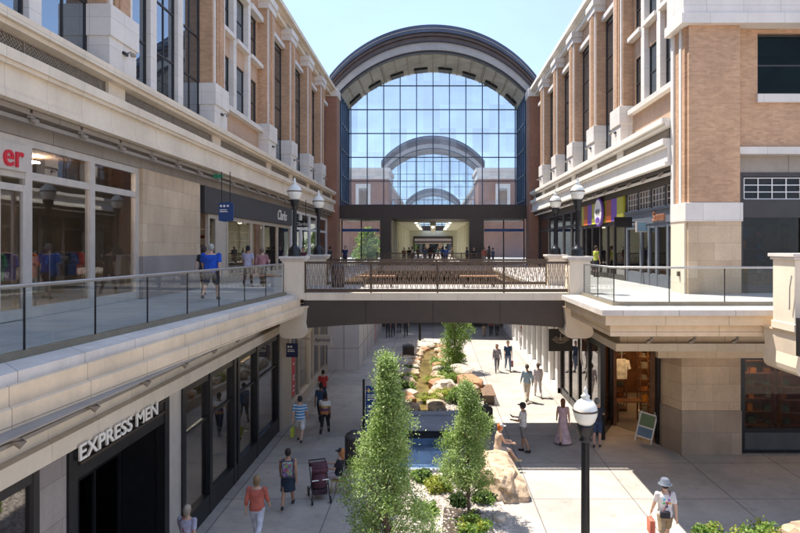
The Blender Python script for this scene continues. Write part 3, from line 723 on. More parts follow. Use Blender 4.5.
# ------------------------------------------------ glass railings
def rail(label, pts, grp=None):
    T = thing('glass_railing', label, 'railing', (pts[0][0], pts[0][1], UP))
    b = MB(); b.tube([(x, y, 6.71) for x, y in pts], .032, 10); b.build('handrail', M['steel'], T)
    for (x0, y0), (x1, y1) in zip(pts[:-1], pts[1:]):
        d = Vector((x1-x0, y1-y0)); ln = d.length; n = max(1, round(ln/1.6)); d /= ln; nn = Vector((-d.y, d.x))*.007
        for i in range(n):
            a = Vector((x0, y0)) + d*(ln*i/n+.02); c = Vector((x0, y0)) + d*(ln*(i+1)/n-.02)
            p = MB(); p.prism([(a.x-nn.x, a.y-nn.y), (c.x-nn.x, c.y-nn.y), (c.x+nn.x, c.y+nn.y), (a.x+nn.x, a.y+nn.y)], 5.731, 6.68)
            p.build('glass_panel', M['rail_glass'], T)
        for i in range(n+1):
            a = Vector((x0, y0)) + d*(ln*i/n)
            p = MB(); p.box(a.x-.012, a.x+.012, a.y-.012, a.y+.012, 5.731, 6.69); p.build('post', M['black'], T)
rail('long glass railing with steel handrail on the left balcony', [(-G(0.9), 0.9), (-G(20.75), 20.75)])
rail('glass railing with steel handrail on the right balcony corner', [(5.19, 20.6), (5.19, 17.21), (9.95, 17.21)])
def lattice_rail(label, y, x0, x1, nb, m=M['lattice'], zb=5.66, along='x', cat='railing'):
    T = thing('metal_railing', label, cat, (x0, y, UP) if along == 'x' else (y, x0, UP))
    P = (lambda t, o, z: (t, y+o, z)) if along == 'x' else (lambda t, o, z: (y+o, t, z))
    def bx(b, t0, t1, o, z0, z1):
        if along == 'x': b.box(t0, t1, y-o, y+o, z0, z1)
        else: b.box(y-o, y+o, t0, t1, z0, z1)
    b = MB(); bx(b, x0, x1, .04, 6.70, 6.78); b.build('top_rail', M['bronze'], T)
    b = MB(); bx(b, x0, x1, .03, zb+.02, zb+.14); b.build('bottom_rail', M['bronze'], T)
    w = (x1-x0)/nb
    for i in range(nb+1):
        b = MB(); t = min(max(x0+w*i, x0+.03), x1-.03); bx(b, t-.03, t+.03, .032, zb, 6.70); b.build('post', M['bronze'], T)
    for i in range(nb):
        b = MB(); a = x0+w*i+.06; n = int((w-.12)/.085)
        for k in range(n+1):
            cx = a + (w-.12)*k/n
            for sg_ in (-1, 1):
                pts = []
                for j in range(9):
                    z = zb+.14 + (6.70-zb-.14)*j/8; ph = math.pi*2*j/8*.75 + (k % 2)*.6
                    xx = min(max(cx + sg_*.055*math.sin(ph), x0+w*i+.035), x0+w*(i+1)-.035)
                    pts.append(P(xx, sg_*.012, z))
                b.tube(pts, .0085, 4, caps=False)
        b.build('lattice_panel', m, T)
    return T
# ================================================================== FOOTBRIDGE
BG = thing('footbridge', 'dark bronze footbridge crossing the court between the two balconies', 'bridge', (0, 23.6, 5))
part('deck', M['floor_up'], BG, lambda b: b.box(-5.0, 5.16, 21.45, 26.0, 5.40, 5.651))
part('edge_band', M['stone'], BG, lambda b: (b.box(-4.62, 4.95, 21.38, 21.7, 5.40, 5.66),))
part('edge_band', M['stone'], BG, lambda b: (b.box(-4.62, 4.95, 25.95, 26.2, 5.40, 5.66),))
for y in (21.42, 25.9):
    n = 24; pts = [(-4.62, 5.399)] + [(-4.62 + 9.57*i/n, 4.40 + .20*(1-((2*i/n-1)**2))) for i in range(n+1)] + [(4.95, 5.399)]
    b = MB(); b.prism(pts[::-1], y, y+.25, axis='y'); b.build('beam', M['beam'], BG)
part('soffit', M['beam'], BG, lambda b: b.box(-4.6, 4.93, 21.68, 25.89, 4.9, 5.0))
part('joint', M['black'], BG, lambda b: [b.box(x-.012, x+.012, 21.412, 21.42, 4.6, 5.39) for x in (-2.4, 0, 2.4)])
lattice_rail('near railing of the footbridge with woven metal lattice', 21.5, -4.6, 4.92, 4)
lattice_rail('far railing of the footbridge with woven metal lattice', 25.95, -4.6, 4.92, 4)
lattice_rail('far railing across the upper level in front of the glazed hall', 53.2, -5.0, 5.0, 4)
# pedestals
def pedestal(x, y, label, w=.74, zt=6.97, zb=5.45, grp='stone pedestals at the ends of the footbridge'):
    T = thing('stone_pedestal', label, 'pedestal', (x, y, zb), 0, grp)
    part('shaft', M['stone'], T, lambda b: (b.box(x-w/2, x+w/2, y-w/2, y+w/2, zb, zt-.16), b.box(x-w/2-.03, x+w/2+.03, y-w/2-.03, y+w/2+.03, zb, zb+.2)), .012)
    part('cap', M['coping'], T, lambda b: (b.box(x-w/2-.05, x+w/2+.05, y-w/2-.05, y+w/2+.05, zt-.16, zt-.09), b.box(x-w/2-.09, x+w/2+.09, y-w/2-.09, y+w/2+.09, zt-.088, zt)), .012)
    return T
pedestal(-4.97, 21.55, 'cream stone pedestal carrying the front left lamp beside the footbridge')
pedestal(5.19, 21.55, 'cream stone pedestal carrying the front right lamp beside the footbridge')
pedestal(-5.0, 26.2, 'cream stone pedestal carrying the rear left lamp beyond the footbridge')
pedestal(5.35, 26.2, 'cream stone pedestal carrying the rear right lamp beyond the footbridge')
T = pedestal(9.36, 15.2, 'large stone pedestal at the right edge where the glass railing ends', .96, 7.14, 5.2, None)
part('bracket', M['steel'], T, lambda b: b.tube([(8.82, 14.75, 6.6), (8.79, 14.78, 6.3), (8.82, 14.85, 5.75)], .018, 6))
# corbels
def corbel(x, w, y0, y1, label):
    T = thing('stone_corbel', label, 'corbel', (x, y0, 4), 0, 'curved stone corbels under the balcony corners')
    pts = [(x-w/2, 5.19)]
    prof = [(0, .75), (.06, .42), (.10, .2), (.04, .06), (-.02, -.08), (.04, -.2), (.22, -.29), (.5, -.33)]
    left = [(x-w/2 + p[0]*w*.5, 4.4 + p[1]) for p in prof]
    right = [(2*x-p[0], p[1]) for p in reversed(left)]
    b = MB(); b.prism((left + right)[::1], y0, y1, axis='y'); b.build('block', M['corbel'], T, .03)
    part('cap', M['fascia'], T, lambda q: q.box(x-w/2-.04, x+w/2+.04, y0-.04, y1, 5.152, 5.2))
corbel(-4.95, .95, 21.16, 22.2, 'curved stone corbel under the front left pedestal of the footbridge')
corbel(5.15, 1.0, 21.16, 22.2, 'curved stone corbel under the front right pedestal of the footbridge')
corbel(9.38, .92, 14.74, 16.2, 'curved stone corbel under the large pedestal at the right edge')

# ================================================================== LAMPS
def make_lamp(label, hp, pole_r=.075, gs=1.0, grp='globe street lamps'):
    T = thing('street_lamp', label, 'street lamp', group=grp)
    b = MB(); b.lathe([(.24*gs,0),(.24*gs,.05),(.21*gs,.12),(.23*gs,.2),(.17*gs,.3),(.10*gs,.36),(pole_r,.45)], n=18); b.build('base', M['black'], T)
    b = MB()
    b.tube([(0,0,.4),(0,0,hp)], [pole_r*1.05, pole_r*.85], 14)
    for k in range(10):
        a = 2*math.pi*k/10; b.tube([(math.cos(a)*pole_r, math.sin(a)*pole_r, .5), (math.cos(a)*pole_r*.85, math.sin(a)*pole_r*.85, hp-.1)], .012, 4)
    b.build('pole', M['black'], T)
    b = MB(); b.lathe([(pole_r,hp-.12),(pole_r*1.6,hp-.08),(pole_r*1.1,hp-.02),(pole_r*1.9,hp+.06),(.17*gs,hp+.2),(.18*gs,hp+.24),(.12*gs,hp+.25)], n=18); b.build('collar', M['black'], T)
    z = hp+.24
    b = MB(); b.lathe([(.13*gs,z),(.20*gs,z+.08*gs),(.245*gs,z+.2*gs),(.255*gs,z+.29*gs)], n=24)
    gl = b.build('globe', M['globe'], T)
    b = MB(); b.lathe([(.262*gs,z+.285*gs),(.268*gs,z+.30*gs),(.268*gs,z+.315*gs),(.25*gs,z+.325*gs)], n=24); b.build('band', M['bronze'] if gs < 1.1 else M['globe'], gl)
    b = MB(); b.lathe([(.25*gs,z+.32*gs),(.235*gs,z+.40*gs),(.16*gs,z+.50*gs),(.09*gs,z+.54*gs),(.085*gs,z+.58*gs),(.10*gs,z+.60*gs),(.05*gs,z+.65*gs),(.035*gs,z+.70*gs),(.045*gs,z+.73*gs),(.01,z+.80*gs)], n=20); b.build('globe_cap', M['globe'], gl)
    return T
l1 = make_lamp('black globe lamp on the front left pedestal of the footbridge', 1.78)
l1.location = (-4.97, 21.55, 6.97)
for loc, lab in (((5.19, 21.55, 6.97), 'black globe lamp on the front right pedestal of the footbridge'),
                 ((-5.0, 26.2, 6.97), 'black globe lamp on the rear left pedestal beyond the footbridge'),
                 ((5.35, 26.2, 6.97), 'black globe lamp on the rear right pedestal beyond the footbridge')):
    c = copy_tree(l1); c.location = loc; c['label'] = lab
big = make_lamp('large white globe lamp on a black pole standing in the foreground court', 3.33, .085, 1.0)
big.location = (3.2, 12.6, 0)
far = make_lamp('black globe lamp post standing behind the stream under the footbridge', 3.4, .08, 1.0)
far.location = (-.95, 43.8, 0)
# ================================================================== GROUND FLOOR, LEFT
part('interior_floor', M['int_floor'], BL, lambda b: b.box(-13.9, -6.25, 2, 53, .004, .02))
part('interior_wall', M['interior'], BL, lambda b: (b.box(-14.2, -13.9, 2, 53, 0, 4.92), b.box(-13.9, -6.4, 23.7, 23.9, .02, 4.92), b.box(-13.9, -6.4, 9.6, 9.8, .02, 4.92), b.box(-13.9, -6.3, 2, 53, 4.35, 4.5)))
part('frieze', M['stone'], BL, lambda b: (b.box(-6.45, -6.08, 2, 25.0, 3.86, 4.16), b.box(-6.45, -6.25, 2, 25.0, 4.161, 4.929)), .01)
part('light_rail', M['grey_soffit'], BL, lambda b: (b.box(-5.95, -5.87, 2, 22.5, 4.52, 4.58), *[b.box(-6.24, -5.9, 3+1.85*i, 3.06+1.85*i, 4.5, 4.6) for i in range(11)]))
part('ground_pier', M['stone_g'], BL, lambda b: b.box(-6.5, -6.14, 9.35, 10.05, 0, 3.86))
part('ground_pier', M['silver'], BL, lambda b: b.box(-6.5, -6.14, 13.9, 14.62, 0, 3.86))
part('ground_pier', M['beige'], BL, lambda b: (b.box(-6.5, -5.98, 23.86, 25.4, 0, 4.9),))
f = shopfront(-1, BL, 2.0, 9.34, 0.0, 3.86, [2.1, 4.4, 6.8, 9.28], M['dkframe'], M['shop_dark'], X=6.2, t=.14, transom=2.2)
# black entrance with the sign
f = MB()
f.box(-6.3, -6.1, 10.06, 10.3, 0, 3.86); f.box(-6.3, -6.1, 13.66, 13.89, 0, 3.86); f.box(-6.3, -6.12, 10.3, 13.66, 3.3, 3.86)
f.box(-7.2, -7.1, 10.3, 13.66, 2.6, 3.3); f.box(-7.7, -7.6, 10.0, 16.0, 0.02, 3.3); f.box(-7.6, -6.32, 13.7, 13.8, 0.02, 3.3)  # black sheets added behind and beside the doorway to paint its interior dark
fe = f.build('entrance_frame', M['black'], BL)
part('pane', M['entry_glass'], fe, lambda b: (b.box(-7.16, -7.15, 10.3, 13.66, 0.02, 2.6),))
part('door_post', M['black'], fe, lambda b: [b.box(-7.2, -7.1, y-.04, y+.04, 0.02, 2.6) for y in (10.34, 11.4, 12.0, 12.6, 13.62)])
sg = thing('shop_sign', 'pale EXPRESS MEN lettering over the black ground floor entrance', 'sign', (-6.05, 12, 3.7))
part('rail', M['bronze'], sg, lambda b: (b.box(-6.11, -6.07, 10.35, 13.6, 3.54, 3.59), b.box(-6.11, -6.07, 10.35, 13.6, 3.80, 3.84)))
text_mesh('lettering', 'EXPRESS MEN', .385, M['letter'], sg, face_right(-6.04, 11.7, 3.76), .015, bold=.006, xs=1.27)
# black framed display windows
def display(y0, y1, posts):
    b = MB()
    b.box(-6.3, -6.1, y0, y1, 0, .55); b.box(-6.3, -6.12, y0, y1, 3.68, 3.86)
    for p in posts: b.box(-6.31, -6.09, p-.1, p+.1, 0.001, 3.86)
    o = b.build('window_frame', M['black'], BL)
    part('transom', M['black'], o, lambda q: q.box(-6.26, -6.16, y0, y1, 2.62, 2.68))
    p = MB(); p.box(-6.22, -6.21, y0+.05, y1-.05, .5, 3.7); p.build('pane', M['display_glass'], o)
display(14.63, 18.6, [14.72, 16.5, 18.5]); display(18.61, 23.85, [18.85, 20.9, 23.7])
# shops further back on the left
part('shop_wall', M['beige'], BL, lambda b: (b.box(-6.6, -6.3, 25.41, 26.3, 0, 4.9), b.box(-6.7, -6.3, 30.4, 31.0, 0, 4.9), b.box(-6.5, -6.2, 26.3, 35.5, 0, .35), b.box(-6.5, -6.22, 26.3, 53, 3.7, 4.9)))
fl = shopfront(-1, BL, 26.3, 53, 0.0, 3.7, [26.4, 28.4, 31.8, 33.6, 35.5, 40, 45, 50], M['beige'], M['shop_glass'], X=6.4, t=.16)
part('poster', M['red'], fl, lambda b: b.box(-6.3, -6.28, 26.75, 27.3, .6, 2.6))
part('poster_print', M['white'], fl, lambda b: [b.box(-6.285, -6.275, 26.9, 27.15, z, z+.09) for z in (.8, 1.0, 1.3, 1.45, 2.0)])
sg = thing('hanging_sign', 'dark blue sign with white symbols hanging below the front left stone corbel', 'sign', (-5.6, 23.9, 3))
part('board', M['sign_navy'], sg, lambda b: b.box(-5.84, -5.38, 23.86, 23.92, 2.92, 3.47))
part('bracket', M['black'], sg, lambda b: [b.box(x-.012, x+.012, 23.88, 23.9, 3.47, 4.93) for x in (-5.76, -5.6, -5.46)])
part('symbols', M['letter'], sg, lambda b: (b.box(-5.78, -5.71, 23.85, 23.86, 3.30, 3.37), b.box(-5.67, -5.60, 23.85, 23.86, 3.30, 3.37), b.box(-5.78, -5.52, 23.85, 23.86, 3.2, 3.225), b.box(-5.78, -5.5, 23.85, 23.86, 3.14, 3.165)))
sg = thing('hanging_sign', 'white projecting sign with dark script behind the left corbel', 'sign', (-5.1, 28, 3))
part('board', M['hoard'], sg, lambda b: b.box(-5.6, -4.75, 27.95, 28.05, 2.72, 3.2))
part('bracket', M['silver'], sg, lambda b: b.box(-6.3, -5.6, 27.98, 28.02, 3.0, 3.05))
text_mesh('lettering', 'Apricot', .23, M['sign_navy'], sg, face_cam(-5.17, 27.94, 2.97), .004, shear=.3)
# white hoarding
T = thing('hoarding', 'white panelled site hoarding standing on the paving beyond the left shops', 'hoarding', (-5, 36, 0))
part('panel', M['hoard'], T, lambda b: (b.box(-6.28, -4.42, 35.6, 52, 0, 3.9),))
part('joint', M['grey_soffit'], T, lambda b: ([b.box(-4.42, -4.405, 35.6+2.4*i, 35.64+2.4*i, 0.02, 3.9) for i in range(7)], b.box(-6.28, -4.40, 35.59, 35.6, 1.28, 1.31), b.box(-4.42, -4.404, 35.6, 52, 1.28, 1.31), b.box(-5.3, -5.27, 35.585, 35.6, .02, 3.9)))
part('stripe', M['red'], T, lambda b: b.box(-4.42, -4.40, 46.1, 46.3, 0.02, 3.9))

# ================================================================== GROUND FLOOR, RIGHT
part('interior_floor', M['int_floor'], BR, lambda b: (b.prism([(6.42, 24), (7.35, 24.75), (8.6, 22.6), (13.9, 22.4), (13.9, 53), (6.42, 53)], .004, .02),))
part('interior_wall', M['int_wood'], BR, lambda b: (b.box(13.9, 14.2, 22.4, 53, 0, 4.8), b.box(7.5, 13.9, 30.0, 30.2, .02, 4.8), b.box(6.6, 13.9, 22.5, 53, 4.45, 4.55)))
part('ground_frieze', M['stone'], BR, lambda b: (b.box(6.28, 6.6, 21.0, 53, 3.72, 3.98), b.box(6.281, 24, 20.6, 20.999, 3.72, 3.98)))
part('ground_header', M['fascia'], BR, lambda b: (b.box(6.5, 6.8, 21.0, 53, 3.99, 4.82), b.box(6.5, 24, 20.85, 21.05, 3.99, 4.82), b.box(7.9, 24, 21.06, 21.3, 3.4, 4.82)))
part('header_recess', M['grey_soffit'], BR, lambda b: [b.box(x, x+1.25, 20.83, 20.85, 4.2, 4.6) for x in (7.1, 8.7, 10.3, 11.9, 13.5)])
part('ground_pier', M['ashlar'], BR, lambda b: b.prism([(8.42, 22.0), (8.75, 21.1), (10.82, 21.1), (10.82, 23), (8.42, 23)], 1.55, 4.8))
part('ground_pier_base', M['stone_t'], BR, lambda b: b.prism([(8.39, 22.0), (8.73, 21.06), (10.84, 21.06), (10.84, 23.01), (8.39, 23.01)], 0, 1.549))
BK = M['black']
def rshop(b):
    for y in (23.0, 24.6, 26.2, 28.0, 29.8): b.box(6.34, 6.5, y-.1, y+.1, 0, 3.72)
    b.box(6.35, 6.48, 23, 29.8, 3.45, 3.719); b.box(6.35, 6.48, 23, 29.8, 0.001, .35)
    b.box(6.34, 6.52, 22.72, 22.9, 0, 3.72)
fr_ = part('window_frame', BK, BR, rshop)
part('pane', M['shop_dark'], fr_, lambda b: b.box(6.41, 6.42, 23, 29.8, .3, 3.5))
def entry(b):
    Mz = Matrix.Rotation(math.atan2(1.75, .9), 3, 'Z')
    b.mbox((6.85, 23.8, 3.55), (1.95, .14, .34), Mz); b.mbox((6.85, 23.8, .15), (1.95, .14, .3), Mz)
    b.box(7.22, 7.36, 24.58, 24.72, 0, 3.72); b.box(8.3, 8.5, 22.2, 22.45, 0, 3.72); b.box(7.22, 8.5, 22.45, 24.7, 3.5, 3.719)
part('entrance_frame', BK, BR, entry)
part('pane', M['shop_dark'], fr_, lambda b: b.mbox((6.85, 23.8, 1.85), (1.9, .012, 3.1), Matrix.Rotation(math.atan2(1.75, .9), 3, 'Z')))
part('door_jamb', M['int_wood'], BR, lambda b: (b.box(7.37, 7.5, 24.5, 24.62, 0, 3.5), b.box(8.16, 8.29, 22.5, 22.62, 0, 3.5)))
# white and glass shopfronts further along
def rshop2(b):
    y = 30.0
    while y < 53:
        b.box(6.22, 6.5, y, y+.55, 0, 3.719); y += 1.9
    b.box(6.24, 6.5, 30, 53, 3.4, 3.718); b.box(6.24, 6.5, 30, 53, 0, .25)
f = part('shopfront', M['white'], BR, rshop2)
part('pane', M['shop_glass'], f, lambda b: b.box(6.4, 6.41, 30, 53, .2, 3.5))
# wing shop at street level
def wing0(b):
    b.box(10.85, 24, 21.25, 21.45, 0, .1); b.box(10.85, 11.05, 21.25, 21.45, .101, 3.5); b.box(13.6, 13.8, 21.25, 21.45, .101, 3.5); b.box(16.8, 17, 21.25, 21.45, .101, 3.5); b.box(10.86, 24, 21.26, 21.44, 3.3, 3.5); b.box(11.05, 24, 21.27, 21.43, .72, .86)
f = part('shopfront', M['black'], BR, wing0)
part('plinth', M['plinth'], f, lambda b: b.box(11.06, 24, 21.31, 21.40, .1, .72))
part('pane', M['wing_shop'], f, lambda b: b.box(11.06, 24, 21.35, 21.36, .86, 3.3))
part('interior_wall', M['interior'], BR, lambda b: (b.box(10.85, 24, 25.3, 25.5, 0, 4.8), b.box(10.85, 24, 21.5, 25.3, 4.0, 4.2)))
GC = [(.55,.22,.03), (.25,.22,.16), (.35,.12,.03), (.12,.16,.10)]
shelf_unit(11.2, 12.9, 22.6, 23.0, .02, 6, 'tall shelf of small goods behind the dark window right of the ground floor stone pier', M['int_wood'], 21, GC)
shelf_unit(13.0, 14.9, 22.4, 22.8, .02, 6, 'tall shelf of goods in the dark window at the right edge of the street level', M['int_wood'], 22, GC)
shelf_unit(7.3, 8.6, 26.6, 27.0, .02, 6, 'wooden wall shelf seen through the open shop doorway with the white shirt', M['int_wood'], 23, GC)
shelf_unit(8.9, 10.6, 25.8, 26.2, .02, 6, 'wooden shelf deeper inside the open shop beside the stone pier', M['int_wood'], 24, GC)
shelf_unit(9.0, 9.4, 22.9, 25.2, .02, 6, 'wooden side shelf behind the stone pier inside the open shop', M['int_wood'], 25, GC)
T = thing('hanging_shirt', 'white short sleeved shirt displayed in the open shop doorway', 'shirt', (7.9, 25.4, 2))
b = MB(); garment(b, (8.05, 25.6, 2.1), .62, .85); b.build('shirt', cloth((.62,.6,.56)), T); part('hanger', M['steel'], T, lambda b: b.tube([(8.05,25.6,2.5),(8.05,25.6,3.9)], .012, 5))
T = thing('display_table', 'low wooden display table inside the open shop doorway', 'table', (8.1, 24.9, 0))
part('table_top', M['int_wood'], T, lambda b: b.box(7.6, 8.7, 24.85, 25.4, .85, .9))
for x in (7.65, 8.6):
    for y in (24.9, 25.3): part('leg', M['int_wood'], T, lambda b: b.box(x, x+.05, y, y+.05, .02, .85))
# projecting emblem board
sg = thing('hanging_sign', 'dark brown board with a pale winged emblem hanging under the bridge on the right', 'sign', (5.8, 27, 3))
part('board', M['charcoal'], sg, lambda b: b.box(5.2, 6.27, 26.96, 27.04, 2.62, 3.62))
def arcs(b):
    for r0, a0, a1 in ((.34, 200, 340), (.27, 205, 335)):
        b.tube([(5.73+r0*math.cos(R(a)), 26.955, 3.2+.65*r0*math.sin(R(a))) for a in range(a0, a1+1, 10)], .012, 5)
    for s_ in (-1, 1):
        for k in range(4): b.tube([(5.73+s_*(.06+.02*k), 26.955, 3.1+.045*k), (5.73+s_*(.40-.05*k), 26.955, 3.14+.05*k)], .014, 5)
    b.ell((5.73, 26.955, 3.18), (.07,.012,.10), 10, 6); b.tube([(5.73,26.955,3.28),(5.73,26.955,3.42)], .02, 5)
part('emblem', M['beige'], sg, arcs)
T = thing('drain_pipe', 'thin pale pipe running down beside the right stone corbel', 'pipe', (5.4, 22.4, 0))
part('pipe', M['silver'], T, lambda b: b.tube([(5.5,22.3,4.3),(5.5,22.3,3.2),(5.6,22.5,2.9)], .035, 8))
# dark sign lamp at right edge
sg = thing('hanging_sign', 'black framed grey sign box hanging under the balcony at the far right edge', 'sign', (9.3, 14.2, 5))
part('frame', M['black'], sg, lambda b: (b.box(8.62, 9.6, 14.1, 14.25, 4.72, 5.62),)); part('face', M['plinth'], sg, lambda b: b.box(8.70, 9.5, 14.08, 14.1, 4.80, 5.34))

# things in the left display windows
rack(-7.2, 15.5, .02, 1.4, 'y', 'rack of shirts in the first black framed window beside the metal pier', [(.35,.36,.12), (.25,.05,.05), (.12,.16,.3), (.3,.28,.24)], 12)
def mannequin(x, y, z, c, label, rz=0):
    T = thing('mannequin', label, 'mannequin', (x, y, z), rz)
    b = MB(); b.lathe([(.2,0),(.2,.02),(.02,.03),(.02,.9)], x, y, 12); 
    b = MB(); b.loft([(x,y,z+.0,.2,.2),(x,y,z+.02,.2,.2),(x,y,z+.03,.02,.02),(x,y,z+.85,.02,.02)], 12); b.build('stand', M['steel'], T)
    b = MB(); b.loft([(x,y,z+.8,.15,.11),(x,y,z+.95,.15,.11),(x,y,z+1.1,.13,.10),(x,y,z+1.35,.18,.12),(x,y,z+1.45,.15,.09),(x,y,z+1.52,.05,.05),(x,y,z+1.6,.05,.05)], 14)
    for s_ in (-1, 1): b.tube([(x+s_*.17,y,z+1.42),(x+s_*.22,y,z+1.15),(x+s_*.2,y+.05,z+.9)], [.06,.05,.045], 8)
    b.build('garment', cloth(c), T)
    b = MB(); b.ell((x,y,z+1.72), (.08,.09,.12)); b.build('head', M['charcoal'], T)
mannequin(-6.9, 19.6, .5, (.05,.08,.16), 'mannequin in a navy shirt behind the second black framed window')
mannequin(-7.0, 20.4, .5, (.45,.44,.42), 'mannequin in a pale top behind the second black framed window')
mannequin(-6.85, 15.6, .3, (.45,.43,.20), 'mannequin in a pale yellow shirt beside the metal pier')
mannequin(-6.9, 22.3, .5, (.10,.10,.12), 'mannequin in a charcoal top near the far end of the black windows')

# ================================================================== GLAZED HALL WITH ARCH
def arc(R0, cz, x): return cz + math.sqrt(max(R0*R0 - x*x, 0))
def arcband(b, Ro, co, Ri, ci, hw, y0, y1, n=48, zmin=None):
    up = [(-hw + 2*hw*i/n) for i in range(n+1)]
    for i in range(n):
        xa, xb = up[i], up[i+1]
        za0, zb0 = arc(Ri, ci, xa), arc(Ri, ci, xb); za1, zb1 = arc(Ro, co, xa), arc(Ro, co, xb)
        v = [(xa,y0,za0),(xb,y0,zb0),(xb,y0,zb1),(xa,y0,za1),(xa,y1,za0),(xb,y1,zb0),(xb,y1,zb1),(xa,y1,za1)]
        fs = [(0,1,2,3),(7,6,5,4),(3,2,6,7),(1,0,4,5)]
        if i == 0: fs.append((0,3,7,4))
        if i == n-1: fs.append((1,5,6,2))
        b.add(v, fs)
def hall(yf, label, detail=True, cap='building'):
    T = thing('glazed_hall', label, 'building', (0, yf, 0))
    hw = 9.35
    part('roof_edge', M['roof_dark'], T, lambda b: arcband(b, 11.8, 15.6, 11.75, 15.0, hw, yf-.8, yf+7))
    part('roof_trim', M['roof_brown'], T, lambda b: arcband(b, 11.75, 14.995, 11.75, 14.72, hw, yf-.6, yf+6.9))
    part('roof_trim', M['arch_pale'], T, lambda b: arcband(b, 11.75, 15.33, 11.75, 15.27, hw, yf-.86, yf-.801))
    part('roof_trim', M['roof_brown'], T, lambda b: arcband(b, 11.75, 14.715, 11.72, 14.27, hw, yf-.4, yf+6.8))
    part('arch_band', M['arch_pale'], T, lambda b: arcband(b, 11.72, 14.265, 11.55, 13.72, 9.1, yf-.3, yf+.5))
    part('soffit_trim', M['dark_blue'], T, lambda b: arcband(b, 11.6, 13.65, 11.5, 13.62, 8.9, yf-.1, yf+.4))
    part('soffit', M['soffit'], T, lambda b: arcband(b, 11.75, 13.64, 11.5, 13.6, 8.9, yf+.501, yf+6.3))
    if detail:
        def dent(b):
            for i in range(91):
                a = R(38 + 104*i/90); x = 11.75*math.cos(a)
                if abs(x) > 9.1: continue
                z = arc(11.72, 14.25, x); b.box(x-.05, x+.05, yf-.52, yf-.401, z-.02, z+.1)
        part('dentil_band', M['dark_blue'], T, dent)
        for i in range(8):
            a = R(90 + (i-3.5)*12.2)
            Mr = Matrix.Rotation(a - math.pi/2, 3, 'Y').transposed()
            c = Vector((11.42*math.cos(a), yf+4.9, 13.6 + 11.42*math.sin(a)))
            part('vent', M['black'], T, lambda b: b.mbox(c, (1.35, 1.1, .3), Mr))
        def ribs(b):
            for i in range(17):
                a = R(90 + (i-8)*6.1); Mr = Matrix.Rotation(a - math.pi/2, 3, 'Y').transposed()
                if abs(11.42*math.cos(a)) > 8.6: continue
                b.mbox((11.46*math.cos(a), yf+3.4, 13.6+11.46*math.sin(a)), (.07, 5.7, .10), Mr)
        part('soffit_rib', M['grey_soffit'], T, ribs)
    # curtain wall
    yw = yf+6
    b = MB(); xs = [-8.35 + 1.67*i for i in range(11)]
    for x in xs: b.box(x-.045, x+.045, yw-.1, yw+.1, 11.15, arc(11.5, 13.6, x))
    z = 11.57
    while z < 25:
        xm = 8.6 if z < 13.6 else min(8.6, math.sqrt(max(11.5**2-(z-13.6)**2, 0)))
        b.box(-xm, xm, yw-.08, yw+.08, z-.045, z+.045); z += 2.42
    fr = b.build('curtain_frame', M['mull'], T)
    pts = [(-8.7, 11.15)] + [(-8.7+17.4*i/30, arc(11.45, 13.6, -8.7+17.4*i/30)) for i in range(31)] + [(8.7, 11.15)]
    p = MB(); p.prism(pts[::-1], yw-.006, yw+.006, axis='y'); p.build('pane', M['atrium_glass'], fr)
    for s in (-1, 1):
        part('column', M['dark_blue'], T, lambda b: S(s, b, 8.55, 9.15, yf-.2, yf+.4, 0, 22.6))
        part('side_frame', M['mull'], T, lambda b: ([S(s, b, 8.46, 8.6, yf+.5+1.35*i, yf+.6+1.35*i, 11.2, 21.3) for i in range(5)], [S(s, b, 8.47, 8.6, yf+.5, yf+6, z, z+.1) for z in (11.6, 14, 16.4, 18.8, 21.2)]))
        part('side_glass', M['blue_glass'], T, lambda b: S(s, b, 8.55, 8.58, yf+.5, yf+6, 11.2, 21.6))
    part('beam', M['beam'], T, lambda b: b.box(-8.54, 8.54, yf, yf+6.3, 9.87, 11.15))
    return T
HA = hall(55.0, 'tall glazed hall with a round arched roof closing the end of the court')
part('pier', M['beam'], HA, lambda b: (b.box(-4.86, -3.86, 55.0, 56.2, 0, 9.869), b.box(3.36, 4.66, 55.0, 56.2, 0, 9.869)))
part('deck_edge', M['beam'], HA, lambda b: (b.box(-8.5, 8.5, 53.4, 54.9, 4.7, 5.19), b.box(-8.5, 8.5, 54.9, 95, 4.75, 4.8)))
for x0, x1 in ((-8.5, -4.87), (4.67, 8.5)):
    o = part('window', M['dkframe'], HA, lambda b: (grid(b, x0, x1, 56.0, UP+.01, 9.86, 2, 1, .12)))
    part('pane', M['atrium_glass'], o, lambda b: b.box(x0, x1, 55.99, 56.0, UP+.01, 9.86))
    part('canopy', M['sign_blue'], o, lambda b: b.box(x0+.1, x1-.1, 55.4, 55.95, 8.72, 8.98))
part('passage_wall', M['cream'], HA, lambda b: (b.box(-4.1, -3.88, 56.3, 95, UP+.01, 9.86), b.box(3.9, 4.1, 56.3, 95, UP+.01, 9.86), b.box(-4.1, 4.1, 94.8, 95, 9.0, 9.86), b.box(-4.1, -3.1, 94.8, 95, UP+.01, 9.0), b.box(3.1, 4.1, 94.8, 95, UP+.01, 9.0)))
part('passage_ceiling', M['cream'], HA, lambda b: (b.box(-4.1, 4.1, 61.4, 64, 9.87, 10.1), b.box(-4.1, -1.6, 64, 95, 9.87, 10.1), b.box(1.6, 4.1, 64, 95, 9.87, 10.1), b.box(-.3, .3, 61.5, 94, 9.55, 9.86)))
for s in (-1, 1):
    for y in range(60, 94, 5): part('passage_pilaster', M['cream'], HA, lambda b: b.box(s*3.88, s*3.6, y, y+.8, UP+.01, 9.86))
part('ceiling_light', emit('passage_lamp', (1,.88,.68), 14), HA, lambda b: [b.box(x-.12, x+.12, y, y+.25, 9.83, 9.865) for x in (-1.8, 1.8) for y in (64, 71, 78, 86)] + [b.box(-.1,.1,66,66.3,9.42,9.449)])
